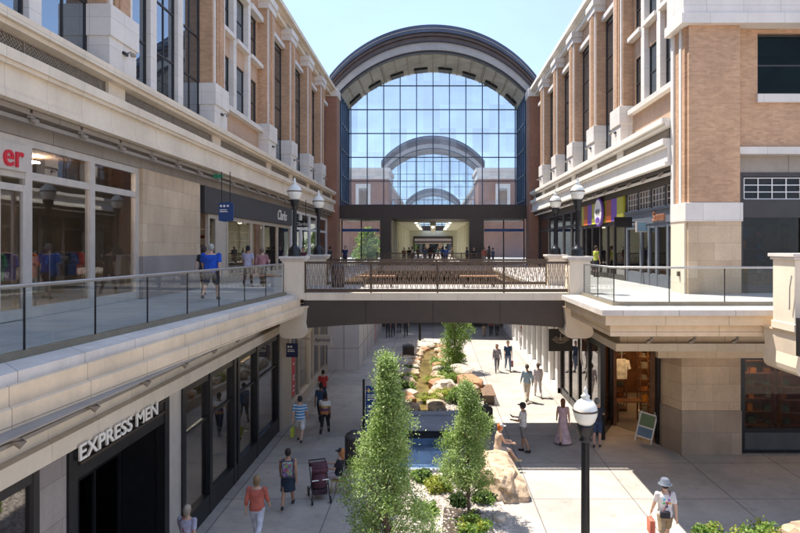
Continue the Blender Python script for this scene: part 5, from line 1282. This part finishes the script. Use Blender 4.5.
def person(label, loc, rz, h=1.72, skin='skin', top=(.3,.3,.3), tk='plain', sleeve='short', bottom='trousers', bc=(.05,.05,.08), shoe=(.04,.04,.04),
           hair=(.05,.03,.02), hl='short', legs=((18, 6), (-14, 22)), arms=((12, 12, 8), (-12, 10, 8)), hat=None, lean=0, vox=.016, sit=False, wide=1.0, extra=None, group=None, head_fwd=0, top_len=0):
    """faces local +Y; legs: (thigh swing, knee bend), arms: (swing, elbow bend, spread) for right (+X) then left"""
    T = thing('person', label, 'person', (0, 0, 0), 0, group)
    sc = h/1.75
    W = wide
    # joints
    hipz = .92
    def rotx(v, a): c, s_ = math.cos(a), math.sin(a); return Vector((v[0], v[1]*c - v[2]*s_, v[1]*s_ + v[2]*c))
    J = {}
    for i, sx in enumerate((1, -1)):
        t, k = R(legs[i][0]), R(legs[i][1])
        hp = Vector((sx*.092*W, 0, hipz))
        kn = hp + Vector((sx*.01, math.sin(t), -math.cos(t)))*.43
        an = kn + Vector((0, math.sin(t-k), -math.cos(t-k)))*.42
        J['L%d' % i] = (hp, kn, an, t-k)
    drop = min(J['L0'][2].z, J['L1'][2].z) - .075
    for i in (0, 1):
        J['L%d' % i] = tuple(q - Vector((0, 0, drop)) if isinstance(q, Vector) else q for q in J['L%d' % i])
    hz = hipz - drop
    def tz(z, y=0, x=0):  # torso point with forward lean about the hips
        a = -R(lean); return Vector((x, y*math.cos(a) - (z-.92)*math.sin(a), hz + (z-.92)*math.cos(a)))
    for i, sx in enumerate((1, -1)):
        a, e, ab = [R(q) for q in arms[i]]
        sh = tz(1.42, 0, sx*.175*W)
        el = sh + Vector((sx*math.sin(ab)+ sx*.02, math.sin(a)*math.cos(ab), -math.cos(a)*math.cos(ab))).normalized()*.285
        f = a + e
        inn = -.25*sx if e > R(50) else sx*.05
        d = Vector((inn, math.sin(f), -math.cos(f))).normalized()
        wr = el + d*.25
        J['A%d' % i] = (sh, el, wr, d)
    hc = tz(1.645, .02 + head_fwd)
    def torso(b, g, z0, z1):
        prof = [(.84, .13, .10), (.90, .168, .115), (.98, .165, .115), (1.08, .142, .105), (1.18, .148, .108), (1.30, .168, .118), (1.38, .175, .108), (1.44, .14, .085), (1.48, .075, .065)]
        rings = []
        for z, rx, ry in prof:
            if z < z0-.001 or z > z1+.001: continue
            c = tz(z); rings.append((c.x, c.y, c.z, rx*W+g, ry*W**1.2+g))
        b.loft(rings, 18)
    near = vox <= .013
    b = MB()
    torso(b, -.004, .84, 1.48)
    b.capsule(tz(1.42), .058, tz(1.56, .01), .054)
    b.ell(hc, (.076, .095, .118), 16, 10); b.ell(hc + Vector((0, .035, -.06)), (.052, .055, .055), 12, 8)
    b.capsule(hc + Vector((0, .088, .02)), .009, hc + Vector((0, .108, -.018)), .014, 8)
    for sx in (1, -1): b.ell(hc + Vector((sx*.078, -.005, -.005)), (.014, .022, .034), 8, 6)
    for i, sx in enumerate((1, -1)):
        hp, kn, an, fa = J['L%d' % i]
        b.capsule(hp, .082*W, kn, .054); 
        mid = (kn*.65+an*.35) + Vector((0, -.012, 0)); b.capsule(kn, .052, mid, .054); b.capsule(mid, .053, an, .034)
        b.capsule(an + Vector((0, -.03, -.035)), .034, an + Vector((sx*.015, .15, -.045)), .026)
        sh, el, wr, d = J['A%d' % i]
        b.capsule(sh, .054*W, el, .041); b.capsule(el, .042, wr, .027)
        pc = wr + d*.045; b.capsule(wr, .025, pc + d*.03, .033)
        side = Vector((0, 1, 0)) - d*d.y
        side = side.normalized() if side.length > .1 else Vector((1, 0, 0))
        nrm = d.cross(side).normalized()*(-sx)
        fr_ = .0085 if near else .0105
        for q in range(4):
            o_ = side*((q-1.5)*.019); ln = (.062, .075, .070, .055)[q]
            p0 = pc + d*.045 + o_; p1 = p0 + (d + nrm*-.25*1).normalized()*ln*.55; p2 = p1 + (d*.7 + Vector((-sx*.6, 0, 0))).normalized()*ln*.5
            b.capsule(p0, fr_*1.05, p1, fr_, 8); b.capsule(p1, fr_, p2, fr_*.85, 8)
        t0 = pc + side*.028; t1 = t0 + (side*.8 + d*.8).normalized()*.035; t2 = t1 + (d + Vector((-sx*.4, 0, 0))).normalized()*.028
        b.capsule(t0, fr_*1.25, t1, fr_*1.1, 8); b.capsule(t1, fr_*1.1, t2, fr_*.9, 8)
    remeshed(b, 'body', M[skin], T, vox if not near else .010)
    # eyes and mouth
    e = MB()
    for sx in (1, -1): e.ell(hc + Vector((sx*.03, .087, .012)), (.011, .008, .007), 8, 6)
    e.build('eyes', cloth((.02,.015,.012)), T)
    e = MB(); e.ell(hc + Vector((0, .088, -.055)), (.022, .008, .006), 8, 6); e.build('mouth', cloth((.35,.12,.10)), T)
    # top
    b = MB()
    torso(b, .014, .90 if top_len == 0 else .84, 1.44)
    for i, sx in enumerate((1, -1)):
        sh, el, wr, d = J['A%d' % i]
        b.ell(sh + Vector((-sx*.02, 0, -.005)), (.066*W, .064*W, .060))
        if sleeve == 'short': b.capsule(sh, .062*W, sh + (el-sh)*.62, .056*W)
        elif sleeve == 'long': b.capsule(sh, .063*W, el, .054); b.capsule(el, .053, el + (wr-el)*.93, .038)
        elif sleeve == 'three': b.capsule(sh, .063*W, el, .058); b.capsule(el, .058, el + (wr-el)*.35, .055)
    if sleeve != 'none' or True: remeshed(b, 'top', cloth(top, tk), T, vox)
    # bottom
    b = MB()
    def legp(i, f): 
        hp, kn, an, fa = J['L%d' % i]
        if f <= 1: return hp + (kn-hp)*f
        return kn + (an-kn)*(f-1)
    if bottom in ('trousers', 'shorts'):
        c = tz(.93); b.loft([(c.x, c.y, hz-.09, .15*W, .12*W), (c.x, c.y, hz-.02, .175*W, .13*W), (c.x, c.y, hz+.07, .172*W, .128*W), (tz(1.04).x, tz(1.04).y, hz+.10, .155*W, .118*W)], 18)
        for i, sx in enumerate((1, -1)):
            hp, kn, an, fa = J['L%d' % i]
            if bottom == 'shorts': b.capsule(hp, .098*W, legp(i, .78), .083*W)
            else: b.capsule(hp, .097*W, kn, .068*W); b.capsule(kn, .066*W, legp(i, 1.88), .050*W)
    elif bottom in ('skirt', 'dress', 'longdress'):
        zl = {'skirt': .50, 'dress': .45, 'longdress': .07}[bottom]
        c = (legp(0, 1)+legp(1, 1))/2
        sw = .20 if bottom != 'longdress' else .34
        b.loft([(c.x*.0, c.y*.5, zl*1.0, sw*W, sw*.85*W), (0, c.y*.4, zl+.12, sw*.93*W, sw*.78*W), (0, c.y*.2, (zl+hz)/2+.1, .19*W, .16*W), (0, 0, hz-.02, .182*W, .138*W), (0, 0, hz+.10, .155*W, .118*W), (0, 0, hz+.2, .152*W, .115*W)], 24)
    remeshed(b, 'trousers' if bottom == 'trousers' else ('shorts' if bottom == 'shorts' else 'skirt'), cloth(bc), T, vox)
    # shoes
    for i, sx in enumerate((1, -1)):
        hp, kn, an, fa = J['L%d' % i]
        b = MB(); b.capsule(an + Vector((0, -.035, -.035)), .040, an + Vector((sx*.015, .14, -.047)), .034); b.capsule(an + Vector((0, -.03, -.03)), .042, an + Vector((0,-.01,.01)), .04)
        remeshed(b, 'shoe', cloth(shoe), T, vox)
    # hair
    if hl != 'bald':
        b = MB(); b.ell(hc + Vector((0, -.026, .022)), (.096, .108, .122), 16, 10)
        if hl in ('long', 'mid'):
            ln = .24 if hl == 'long' else .12
            b.loft([(hc.x, hc.y-.075, hc.z-ln, .06, .03), (hc.x, hc.y-.065, hc.z-ln*.5, .085, .045), (hc.x, hc.y-.04, hc.z+.02, .09, .07)], 14)
        if hl == 'bun': b.ell(hc + Vector((0, -.10, .07)), (.045, .045, .045))
        remeshed(b, 'hair', cloth(hair), T, vox)
    if hat:
        b = MB()
        if hat[1] == 'bucket':
            b.loft([(hc.x, hc.y-.01, hc.z+.015, .165, .17), (hc.x, hc.y-.01, hc.z+.045, .115, .125), (hc.x, hc.y-.01, hc.z+.13, .098, .108), (hc.x, hc.y-.01, hc.z+.15, .07, .08)], 20)
        else:
            b.loft([(hc.x, hc.y, hc.z+.035, .093, .108), (hc.x, hc.y-.005, hc.z+.09, .088, .10), (hc.x, hc.y-.01, hc.z+.13, .05, .06), (hc.x, hc.y-.01, hc.z+.14, .01, .01)], 18)
            b.loft([(hc.x, hc.y+.11, hc.z+.035, .075, .085), (hc.x, hc.y+.11, hc.z+.047, .07, .08)], 16)
        b.build('hat', cloth(hat[0]), T)
    if extra: extra(T, J, tz, hc)
    # place
    T.scale = (sc, sc, sc); T.rotation_euler = (0, 0, rz); T.location = loc
    T['foot'] = 0; del T['foot']
    return T

def ground(px, py, z=0.0):
    p = gpos(px, py, z); return (p.x, p.y, z)
AWAY = 0.0; TOWARD = math.pi
WH = (.70,.68,.65)
def phone(T, J, tz, hc):
    wr = J['A0'][2] + J['A0'][3]*.10
    b = MB(); b.mbox(wr + Vector((-.02, .02, .02)), (.075, .012, .15), Matrix.Rotation(R(-50), 3, 'X')); o = b.build('phone', M['black'], T)
def backpack(c):
    def f(T, J, tz, hc):
        b = MB(); b.mbox(tz(1.22, -.19), (.30, .16, .42), Matrix.Rotation(0, 3, 'X')); o = b.build('backpack', cloth(c, 'print'), T, .05)
        b = MB()
        for sx in (1, -1): b.tube([tz(1.40, -.12, sx*.1), tz(1.47, 0, sx*.11), tz(1.40, .13, sx*.11), tz(1.15, .13, sx*.13)], .018, 6)
        b.build('strap', cloth((.03,.03,.04)), T)
    return f
def shopping_bag(c, side=0):
    def f(T, J, tz, hc):
        w = J['A%d' % side][2] + J['A%d' % side][3]*.12
        b = MB(); b.box(w.x-.06, w.x+.06, w.y-.15, w.y+.15, w.z-.50, w.z-.16); o = b.build('shopping_bag', cloth(c), T)
        b = MB(); b.tube([w+Vector((0,-.09,-.16)), w+Vector((0,-.05,-.02)), w+Vector((0,.05,-.02)), w+Vector((0,.09,-.16))], .006, 5); b.build('handle', cloth((.4,.3,.2)), T)
    return f
def shoulder_bag(c, side=-1, w=.26, hgt=.2, z=.98, y=-.14):
    def f(T, J, tz, hc):
        b = MB(); p = tz(z, y, side*.05); b.mbox(p, (w, .09, hgt), Matrix.Rotation(0, 3, 'X')); b.build('bag', cloth(c), T, .03)
        b = MB(); b.tube([tz(z+.08, y, side*.1), tz(1.2, -.15, 0), tz(1.44, -.09, -side*.09), tz(1.48, 0, -side*.11), tz(1.38, .13, -side*.07)], .012, 6); b.build('strap', cloth((.25,.06,.08)), T)
    return f
walk1 = dict(legs=((20, 4), (-16, 26)), arms=((-16, 14, 8), (18, 16, 8)))
walk2 = dict(legs=((-16, 26), (20, 4)), arms=((18, 14, 8), (-16, 16, 8)))
stand = dict(legs=((2, 2), (-2, 2)), arms=((4, 10, 7), (2, 12, 7)))
NV = .012
# lower street, near to far
person('white haired woman in a lavender top at the bottom left, beside the black shop window', (-5.45, 13.3, 0), -.2, 1.60, hair=(.34,.29,.23), hl='mid', top=(.42,.40,.50), bc=(.25,.25,.3), vox=NV, wide=1.1, extra=shoulder_bag((.1,.08,.08), 1), **walk1)
person('short haired blonde woman in a coral blouse and white trousers walking away', (-4.36, 14.85, 0), -.05, 1.66, hair=(.24,.16,.08), hl='mid', top=(.50,.13,.09), sleeve='three', bottom='trousers', bc=(.62,.63,.70), vox=NV, wide=1.15, top_len=1, **walk2)
person('woman in a dark skirt with a patterned backpack walking away', ground(288, 507), .1, 1.66, skin='skin2', hair=(.03,.02,.015), hl='bun', top=(.10,.09,.12), sleeve='none', bottom='skirt', bc=(.02,.035,.06), shoe=(.03,.03,.03), vox=NV, wide=1.12, extra=backpack((.10,.06,.09)), **walk1)
person('man in a blue striped shirt and white shorts walking away', ground(300, 442), .05, 1.74, top=(.06,.22,.42), tk='stripes', bottom='shorts', bc=(.62,.60,.56), shoe=(.06,.05,.05), vox=.014, wide=1.12, extra=shopping_bag((.45,.48,.06), 1), hair=(.04,.03,.03), **walk2)
person('person in a multicoloured banded top and black leggings', ground(325, 436), -.05, 1.70, skin='skin3', hair=(.02,.015,.015), hl='mid', top=(.3,.2,.1), tk='bands', bc=(.015,.015,.018), shoe=(.3,.3,.3), vox=.014, **walk1)
person('person in dark blue walking just ahead of the banded top', ground(321, 424), 0, 1.72, skin='skin3', hair=(.02,.015,.015), top=(.03,.06,.12), bc=(.02,.02,.03), vox=.018, **walk2)
def cap_red(T, J, tz, hc): pass
person('distant shopper in a red top by the glass shopfront on the left', ground(323, 404), .3, 1.6, hair=(.05,.02,.02), top=(.5,.04,.04), bc=(.05,.05,.07), vox=.02, **walk1)
# seated woman with stroller
sw = person('woman with long auburn hair and a dark top seated on a chair beside a stroller', (-2.82, 17.9, 0), R(78), 1.66, hair=(.36,.15,.05), hl='long', top=(.02,.02,.03), sleeve='short', bottom='trousers', bc=(.55,.45,.46), legs=((84, 62), (80, 55)), arms=((38, 50, 8), (30, 62, 8)), lean=-8, hat=((.03,.03,.035), 'cap'), vox=NV, sit=True)
T = thing('chair', 'yellow wooden chair under the woman seated by the litter bin', 'chair', (-2.75, 17.9, 0), R(78))
def chl(fn, name, m):
    b = MB(); fn(b); o = b.build(name, m); o.parent = T; return o
cw = plain('yellow_wood', (.38,.26,.09), .5, 0, .15, 6)
chl(lambda b: b.box(-.22, .22, -.22, .22, .37, .40), 'seat', cw)
for x in (-.2, .2):
    chl(lambda b: b.tube([(x, .2, .37), (x, .24, 0)], .016, 8), 'leg', cw); chl(lambda b: b.tube([(x, -.2, .37), (x, -.3, 0)], .016, 8), 'leg', cw)
chl(lambda b: (b.tube([(-.2, -.2, .4), (-.19, -.30, .85)], .016, 8), b.tube([(.2, -.2, .4), (.19, -.30, .85)], .016, 8), [b.tube([(-.19, -.22-.022*k, .5+.1*k), (.19, -.22-.022*k, .5+.1*k)], .012, 6) for k in range(4)]), 'backrest', cw)
def stroller(x, y, rz):
    T = thing('stroller', 'dark maroon baby stroller with a white bar, beside the seated woman', 'stroller', (0, 0, 0))
    mc = cloth((.10,.035,.05)); 
    b = MB(); b.loft([(0, .0, .38, .20, .22), (0, .0, .5, .22, .27), (0, -.04, .72, .22, .27), (0, -.08, .80, .20, .22)], 16); b.build('seat', mc, T)
    b = MB()
    for k in range(7):
        a0, a1 = R(20+k*20), R(40+k*20)
        b.add([(-.23, -.1+.30*math.cos(a0), .72+.30*math.sin(a0)), (.23, -.1+.30*math.cos(a0), .72+.30*math.sin(a0)), (.23, -.1+.30*math.cos(a1), .72+.30*math.sin(a1)), (-.23, -.1+.30*math.cos(a1), .72+.30*math.sin(a1))], [(0, 1, 2, 3)], True)
    o = b.build('hood', mc, T); sm = o.modifiers.new('t', 'SOLIDIFY'); sm.thickness = .015
    b = MB()
    for sx in (-.24, .24): b.tube([(sx, .38, .12), (sx, .1, .5), (sx, -.42, 1.0)], .014, 8); b.tube([(sx, -.36, .12), (sx, .1, .5)], .014, 8)
    b.tube([(-.24, -.42, 1.0), (.24, -.42, 1.0)], .02, 8); b.build('frame', M['black'], T)
    b = MB(); b.tube([(-.24, .22, .62), (.24, .22, .62)], .018, 8); b.build('bumper_bar', M['white'], T)
    b = MB(); b.box(-.2, .2, -.3, .2, .18, .34); b.build('basket', cloth((.06,.03,.04)), T, .03)
    for sx in (-.26, .26):
        for yy, r in ((.38, .10), (-.36, .13)):
            b = MB(); b.tube([(sx-.02, yy, r), (sx+.02, yy, r)], r, 16); b.build('wheel', M['black'], T)
    T.location = (x, y, 0); T.rotation_euler = (0, 0, rz)
stroller(-3.3, 17.4, R(200))
person('couple walking towards the camera, the woman in a grey top with a shoulder bag', ground(497, 372), TOWARD, 1.64, skin='skin2', hair=(.08,.04,.03), hl='long', top=(.30,.27,.29), sleeve='long', bc=(.12,.12,.15), vox=.018, extra=shoulder_bag((.12,.08,.08), 1), **walk1)
person('couple walking towards the camera, the man in a navy shirt carrying a bag', ground(508, 371), TOWARD, 1.80, hair=(.04,.03,.02), top=(.03,.06,.12), bc=(.16,.20,.30), vox=.018, extra=shopping_bag((.35,.18,.18), 1), **walk2)
person('man in a light blue long sleeved shirt walking away in the sun', ground(527, 402), .05, 1.80, hair=(.12,.09,.07), top=(.28,.40,.50), sleeve='long', bottom='trousers', bc=(.50,.46,.38), shoe=(.1,.07,.05), vox=.016, **walk1)
person('person in a pale lilac top and white trousers walking away in the sun', ground(538, 397), 0, 1.68, hair=(.16,.12,.10), hl='mid', top=(.52,.48,.52), sleeve='long', bc=(.60,.57,.57), shoe=(.3,.25,.2), vox=.016, **walk2)
person('man in a white shirt and grey shorts standing with a phone', ground(523, 452), R(62), 1.74, skin='skin2', hair=(.03,.02,.02), top=(.50,.49,.47), bottom='shorts', bc=(.17,.16,.15), shoe=(.02,.02,.02), hat=((.03,.03,.03), 'cap'), arms=((22, 72, 6), (18, 70, 6)), legs=((6, 4), (-14, 8)), vox=NV, extra=phone)
person('woman in a long pale pink dress walking away in the shade', ground(563, 444), R(-12), 1.70, hair=(.16,.06,.03), hl='long', top=(.50,.34,.36), sleeve='none', bottom='longdress', bc=(.55,.40,.41), vox=NV, **walk1)
person('man in dark clothes and a grey cap partly hidden by the big globe lamp', ground(597, 447), R(-20), 1.76, hair=(.2,.2,.2), top=(.03,.035,.06), bottom='shorts', bc=(.05,.08,.16), hat=((.3,.3,.33), 'cap'), vox=.014, arms=((30, 60, 8), (10, 20, 8)), legs=((3, 3), (-4, 4)))
person('person with orange hair and a white cap sitting on the big boulder', (2.12, 19.75, .17), R(-78), 1.66, hair=(.60,.16,.03), hl='mid', top=(.58,.42,.30), sleeve='none', bottom='shorts', bc=(.55,.45,.35), shoe=(.5,.38,.22), hat=((.62,.60,.56), 'cap'), legs=((80, 42), (74, 40)), arms=((30, 50, 6), (26, 52, 6)), lean=8, vox=NV)
def tee_print(T, J, tz, hc):
    for i, c in enumerate([(.1,.35,.5), (.5,.1,.1), (.7,.35,.05), (.1,.4,.2), (.3,.1,.4), (.05,.1,.3)]):
        b = MB(); x, z = [(-.06, 1.34), (.0, 1.26), (.07, 1.25), (-.07, 1.25), (.05, 1.33), (0, 1.17)][i]
        p = tz(z, -.140); b.ell((x, p.y, p.z), (.034, .008, .026), 8, 6); b.build('shirt_print', cloth(c), T)
    shoulder_bag((.03,.025,.03), -1, .24, .17, .99, -.165)(T, J, tz, hc)
    shopping_bag((.55,.16,.10), 1)(T, J, tz, hc)
person('man in a grey bucket hat and printed white tee seen from behind', (5.57, 14.4, 0), R(-4), 1.74, skin='skin', hair=(.03,.02,.02), top=(.66,.62,.60), bottom='shorts', bc=(.30,.22,.13), hat=((.13,.15,.18), 'bucket'), vox=NV, extra=tee_print, wide=1.05, **walk1)
# far street
far_specs = [(388, 338, 'dark clothed shopper far down the left lane, leftmost of three', (.03,.03,.035)), (393, 337, 'shopper in black far down the left lane', (.05,.04,.05)), (399, 333, 'shopper in a white top far down the left lane', (.6,.58,.55)), (406, 337, 'dark shopper next to the far lamp post', (.03,.03,.03)),
             (484, 337, 'shopper with raised arms in a black top under the far deck', (.02,.02,.02)), (491, 336, 'shopper in the shade under the far deck, middle of the group', (.25,.08,.08)), (497, 336, 'shopper in the shade under the far deck, beside the sunny shopfronts', (.10,.10,.12))]
for i, (px, py, lab, c) in enumerate(far_specs):
    ar = ((70, 60, 40), (70, 60, 40)) if i == 4 else ((-14, 12, 8), (16, 14, 8))
    person(lab, ground(px, py), TOWARD if i % 2 else AWAY, 1.7, skin='skin2', top=c, bc=(.3,.22,.15) if i == 4 else (.04,.04,.05), hl='mid' if i % 3 == 0 else 'short', legs=((18, 4), (-14, 20)), arms=ar, vox=.026)
person('shopper in white standing against the sunlit shopfronts on the right', ground(522, 350), -1.2, 1.68, skin='skin2', top=(.5,.48,.47), bc=(.4,.38,.38), hair=(.35,.08,.03), vox=.022, **stand)
# upper left walkway
def up(px, d): return ((px-433)/600*d, d, UP)
person('heavy man in a bright blue shirt walking away on the left upper walkway', up(211, 18.6), .05, 1.76, hair=(.35,.33,.30), top=(.012,.07,.42), bottom='shorts', bc=(.05,.05,.07), vox=.014, wide=1.35, **walk1)
person('person in black walking just left of the man in the blue shirt', up(204, 20.4), 0, 1.70, hair=(.05,.03,.03), hl='mid', top=(.02,.02,.025), bc=(.03,.03,.04), vox=.018, **walk2)
person('person in a white and black top on the left upper walkway', up(248, 24.5), .1, 1.72, skin='skin2', hair=(.02,.02,.02), hl='bun', top=(.45,.42,.52), bc=(.02,.02,.025), vox=.018, **walk1)
person('person in a pink shirt on the left upper walkway near the pedestal', up(262, 25.5), -.1, 1.62, hair=(.2,.13,.10), top=(.45,.22,.22), sleeve='long', bc=(.10,.10,.12), vox=.018, wide=1.2, **walk2)
person('shopper in dark red behind the two left lamps', up(303, 33), TOWARD, 1.68, skin='skin2', top=(.10,.02,.03), bc=(.04,.04,.05), vox=.022, **walk1)
person('shopper in navy near the far end of the left walkway', up(345, 47), TOWARD, 1.72, top=(.02,.03,.09), bc=(.03,.03,.04), vox=.024, **stand)
person('shopper in black behind the rear left lamp', up(330, 43), 1.0, 1.68, skin='skin3', top=(.03,.03,.03), bc=(.06,.05,.05), vox=.024, **stand)
# passage crowd
crowd = [(404, 62, (.30,.14,.08)), (409, 60, (.02,.02,.02)), (412, 66, (.35,.33,.28)), (418, 63, (.10,.09,.08)), (425, 58, (.05,.07,.11)), (430, 60, (.14,.06,.06)), (434, 62, (.06,.09,.13)),
         (438, 70, (.05,.12,.16)), (443, 60, (.03,.20,.50)), (446, 58, (.04,.10,.32)), (452, 66, (.10,.10,.09)), (467, 57, (.02,.05,.10)), (474, 57, (.03,.03,.03)), (484, 56, (.30,.09,.06)), (489, 57, (.10,.09,.09)), (493, 58, (.08,.12,.18))]
nm = {0: 'brown', 1: 'black', 2: 'beige', 3: 'dark grey', 4: 'slate blue', 5: 'maroon', 6: 'grey blue', 7: 'teal', 8: 'bright blue', 9: 'deep blue', 10: 'olive grey', 11: 'navy', 12: 'all black', 13: 'rusty red', 14: 'charcoal', 15: 'steel blue'}
protos = []
for i in range(4):
    w_ = (walk1, walk2, stand, walk1)[i]
    protos.append(None)
for i, (px, d, c) in enumerate(crowd):
    person('small figure in %s at the mouth of the hall passage' % nm[i], up(px, d-3.5 if d < 60 else d), (TOWARD, AWAY, .8, -2.2)[i % 4], 1.6+.03*(i % 5), skin=('skin', 'skin2', 'skin3')[i % 3], hair=((.04,.03,.02), (.2,.12,.06), (.02,.02,.02))[i % 3], hl=('short', 'mid', 'long')[i % 3],
           top=c, bc=((.05,.06,.10), (.25,.22,.18), (.03,.03,.035))[i % 3], bottom=('trousers', 'shorts')[i % 2], vox=.03, **((walk1, walk2, stand)[i % 3]))
# right upper walkway
person('shopper in a yellow green vest standing at the banner shop entrance', up(596, 33), -1.2, 1.7, top=(.35,.40,.05), bc=(.03,.03,.04), vox=.02, **stand)
person('shopper in a red top inside the banner shop window', (9.9, 31.5, UP+.01), -1.5, 1.68, skin='skin2', top=(.35,.05,.05), bc=(.06,.06,.08), vox=.02, **stand)

# ================================================================== SKY, SUN, CAMERA
sunv = Vector((-.36, .27, 1)).normalized()
W = bpy.data.worlds.new('World'); scn.world = W; W.use_nodes = True
nt = W.node_tree; bg = nt.nodes['Background']
sky = nt.nodes.new('ShaderNodeTexSky'); sky.sky_type = 'NISHITA'; sky.sun_disc = False
sky.sun_elevation = math.asin(sunv.z); sky.sun_rotation = math.atan2(sunv.x, sunv.y); sky.air_density = 1.0; sky.dust_density = 1.2; sky.ozone_density = 1.0; sky.altitude = 1300
# thin cloud veil
tc = nt.nodes.new('ShaderNodeTexCoord'); mp = nt.nodes.new('ShaderNodeMapping'); mp.inputs['Scale'].default_value = (1.2, 1.0, 3.0)
nz = nt.nodes.new('ShaderNodeTexNoise'); nz.inputs['Scale'].default_value = 2.6; nz.inputs['Detail'].default_value = 7; nz.inputs['Roughness'].default_value = .55
nt.links.new(tc.outputs['Generated'], mp.inputs[0]); nt.links.new(mp.outputs[0], nz.inputs['Vector'])
mr = nt.nodes.new('ShaderNodeMapRange'); mr.inputs[1].default_value = .42; mr.inputs[2].default_value = .78; mr.inputs[3].default_value = .6; mr.inputs[4].default_value = .95
nt.links.new(nz.outputs[0], mr.inputs[0])
mx = nt.nodes.new('ShaderNodeMix'); mx.data_type = 'RGBA'; nt.links.new(mr.outputs[0], mx.inputs[0]); nt.links.new(sky.outputs[0], mx.inputs[6]); mx.inputs[7].default_value = (1.42, 1.86, 2.85, 1)
nt.links.new(mx.outputs[2], bg.inputs[0]); bg.inputs[1].default_value = .15
sl = bpy.data.lights.new('sun', 'SUN'); sl.energy = 3.3; sl.angle = R(.53); sl.color = (1, .945, .86)
so = bpy.data.objects.new('sun', sl); COL.objects.link(so); so.rotation_euler = (-sunv).to_track_quat('-Z', 'Y').to_euler(); so.location = (0, 0, 60)

cam = bpy.data.cameras.new('camera'); co = bpy.data.objects.new('camera', cam); COL.objects.link(co)
co.location = (0, 0, H); co.rotation_euler = (R(90), 0, 0)
cam.sensor_width = 36; cam.lens = 27.0; cam.shift_x = -33/800; cam.shift_y = -19.5/800; cam.clip_start = .05; cam.clip_end = 3000
scn.camera = co
scn.view_settings.view_transform = 'Standard'; scn.view_settings.look = 'None'; scn.view_settings.exposure = 1.55; scn.view_settings.gamma = 1
scn.view_settings.use_curve_mapping = False
scn.render.engine = 'CYCLES'
scn.cycles.max_bounces = 8; scn.cycles.diffuse_bounces = 4; scn.cycles.transparent_max_bounces = 16; scn.cycles.glossy_bounces = 4
